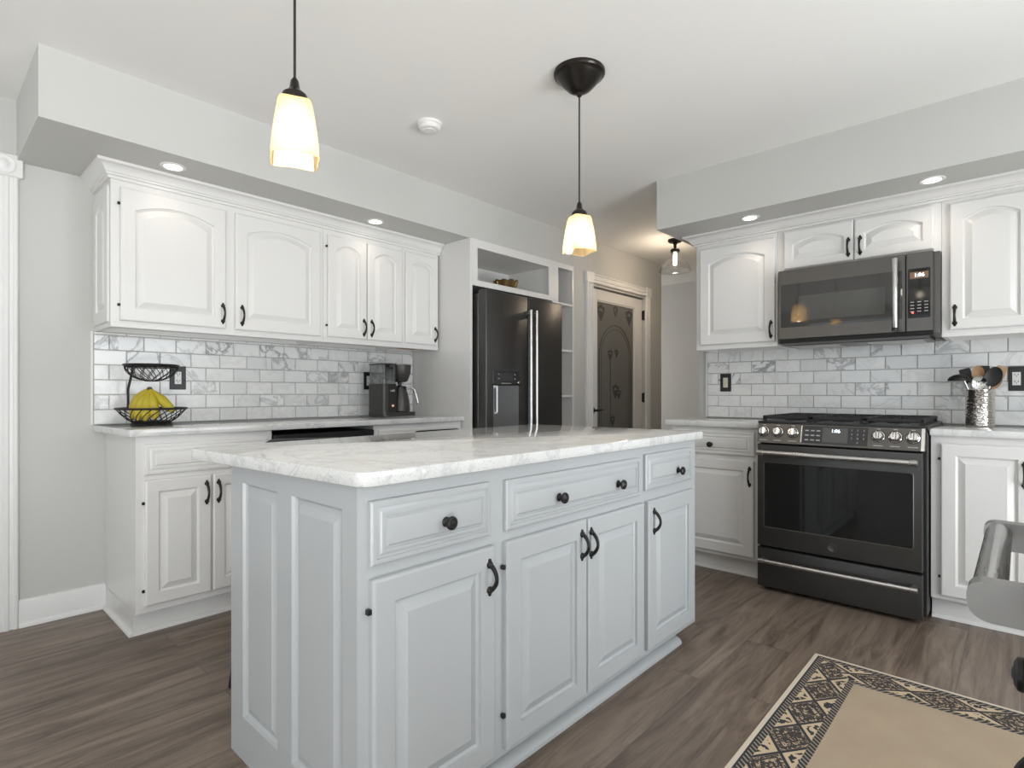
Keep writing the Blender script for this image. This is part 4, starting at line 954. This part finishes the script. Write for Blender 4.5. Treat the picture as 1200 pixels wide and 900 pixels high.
utensil('turner', 'black nylon turner behind the wooden spoon in the crock', (.01,.02), (.012,.025,.235), paddle(.075,.035,.055), M_NYL, M_NYL, 'turner')
utensil('serving_spoon', 'shiny steel serving spoon at the front of the crock', (-.005,-.015), (-.002,-.036,.192), spoon(.070,.060,.012), M_CHROME, M_CHROME, 'spoon')
utensil('slotted_spoon', 'big black oval spoon leaning right in the crock', (-.02,.0), (.038,-.012,.205), spoon(.105,.070,.010), M_NYL, M_STEELD, 'spoon')
utensil('wooden_spatula', 'wooden spatula behind the big black oval spoon', (-.02,.01), (.058,.030,.225), paddle(.085,.030,.048), M_SPOON2, M_SPOON2, 'spatula')
utensil('wooden_fork', 'pale wooden spoon leaning furthest right in the crock', (-.015,-.005), (.050,.008,.195), spoon(.080,.045,.006), M_SPOON2, M_SPOON2, 'spoon')

# ------------------------------------------------------------------ rug
def rug_mat():
    m = mat('woven_rug', (.6,.5,.4), .95, 0, .1); nt, b = P(m)
    tc = nd(nt, 'ShaderNodeTexCoord'); sp = nd(nt, 'ShaderNodeSeparateXYZ'); nt.links.new(tc.outputs['Object'], sp.inputs[0])
    X, Y = sp.outputs[0], sp.outputs[1]           # local: centre at rug centre
    HX_, HY_ = RW/2, RL/2
    ax = math_(nt, 'ABSOLUTE', X); ay = math_(nt, 'ABSOLUTE', Y)
    dx = math_(nt, 'SUBTRACT', HX_, ax); dy = math_(nt, 'SUBTRACT', HY_, ay)
    d = math_(nt, 'MINIMUM', dx, dy)
    onx_ = math_(nt, 'LESS_THAN', dx, dy)         # 1 on the long side bands
    along = math_(nt, 'ADD', math_(nt, 'MULTIPLY', onx_, Y), math_(nt, 'MULTIPLY', math_(nt, 'SUBTRACT', 1., onx_), X))
    def band(a, c): return math_(nt, 'MULTIPLY', math_(nt, 'GREATER_THAN', d, a), math_(nt, 'LESS_THAN', d, c))
    cream, navy, brown = (.60, .47, .32), (.050, .052, .060), (.13, .085, .055)
    field = mixc(nt, noise(nt, tc.outputs['Object'], 7, 4), (.40, .31, .225), (.50, .40, .29))
    # diamond lattice of the wide band
    p = .19; c0 = .0975
    tri = math_(nt, 'PINGPONG', along, p/2)                       # 0..p/2
    cross = math_(nt, 'ABSOLUTE', math_(nt, 'SUBTRACT', d, c0))
    s1 = math_(nt, 'ADD', math_(nt, 'MULTIPLY', tri, 1/(p/2)), math_(nt, 'MULTIPLY', cross, 1/.068))   # diamond metric
    edge = math_(nt, 'LESS_THAN', math_(nt, 'ABSOLUTE', math_(nt, 'SUBTRACT', s1, 1.)), .09)
    inner = math_(nt, 'LESS_THAN', s1, .90)
    vo = nd(nt, 'ShaderNodeTexVoronoi'); vo.inputs['Scale'].default_value = 95.; nt.links.new(tc.outputs['Object'], vo.inputs['Vector'])
    filig = math_(nt, 'GREATER_THAN', noise(nt, tc.outputs['Object'], 85, 2, .5, 1.2), .455)
    motif = math_(nt, 'LESS_THAN', math_(nt, 'PINGPONG', s1, .17), .055)
    dark_in = math_(nt, 'MULTIPLY', inner, math_(nt, 'MAXIMUM', filig, motif))
    outtri = math_(nt, 'GREATER_THAN', s1, 1.28)
    small = math_(nt, 'MULTIPLY', outtri, math_(nt, 'GREATER_THAN', noise(nt, tc.outputs['Object'], 55, 1), .52))
    dk = math_(nt, 'MINIMUM', math_(nt, 'ADD', math_(nt, 'ADD', edge, dark_in), small), 1.)
    wide = mixc(nt, dk, cream, navy)
    wide = mixc(nt, math_(nt, 'MULTIPLY', inner, .22), wide, brown)
    # rope guard bands
    rp = math_(nt, 'LESS_THAN', math_(nt, 'PINGPONG', math_(nt, 'ADD', along, math_(nt, 'MULTIPLY', d, .8)), .009), .0032)
    rope = mixc(nt, rp, navy, (.34, .28, .21))
    c = field
    c = mixc(nt, band(.030, .165), c, wide)
    c = mixc(nt, band(.022, .042), c, rope); c = mixc(nt, band(.152, .174), c, rope)
    c = mixc(nt, band(-.01, .016), c, (.66, .58, .46)); c = mixc(nt, band(.016, .022), c, navy)
    nt.links.new(c, b.inputs['Base Color'])
    bump(nt, b, noise(nt, tc.outputs['Object'], 350, 2), .5, .002)
    return m
RX0, RY1, RW, RL = -.632, 2.552, .86, .985
m = MB(); m.box(RX0, RX0+RW, RY1-RL, RY1, .0005, .007, .002)
o = build('rug', m, rug_mat(), loc=(RX0+RW/2, RY1-RL/2, 0)); tag(o, 'beige rug with navy diamond border on the floor before the range', 'rug')
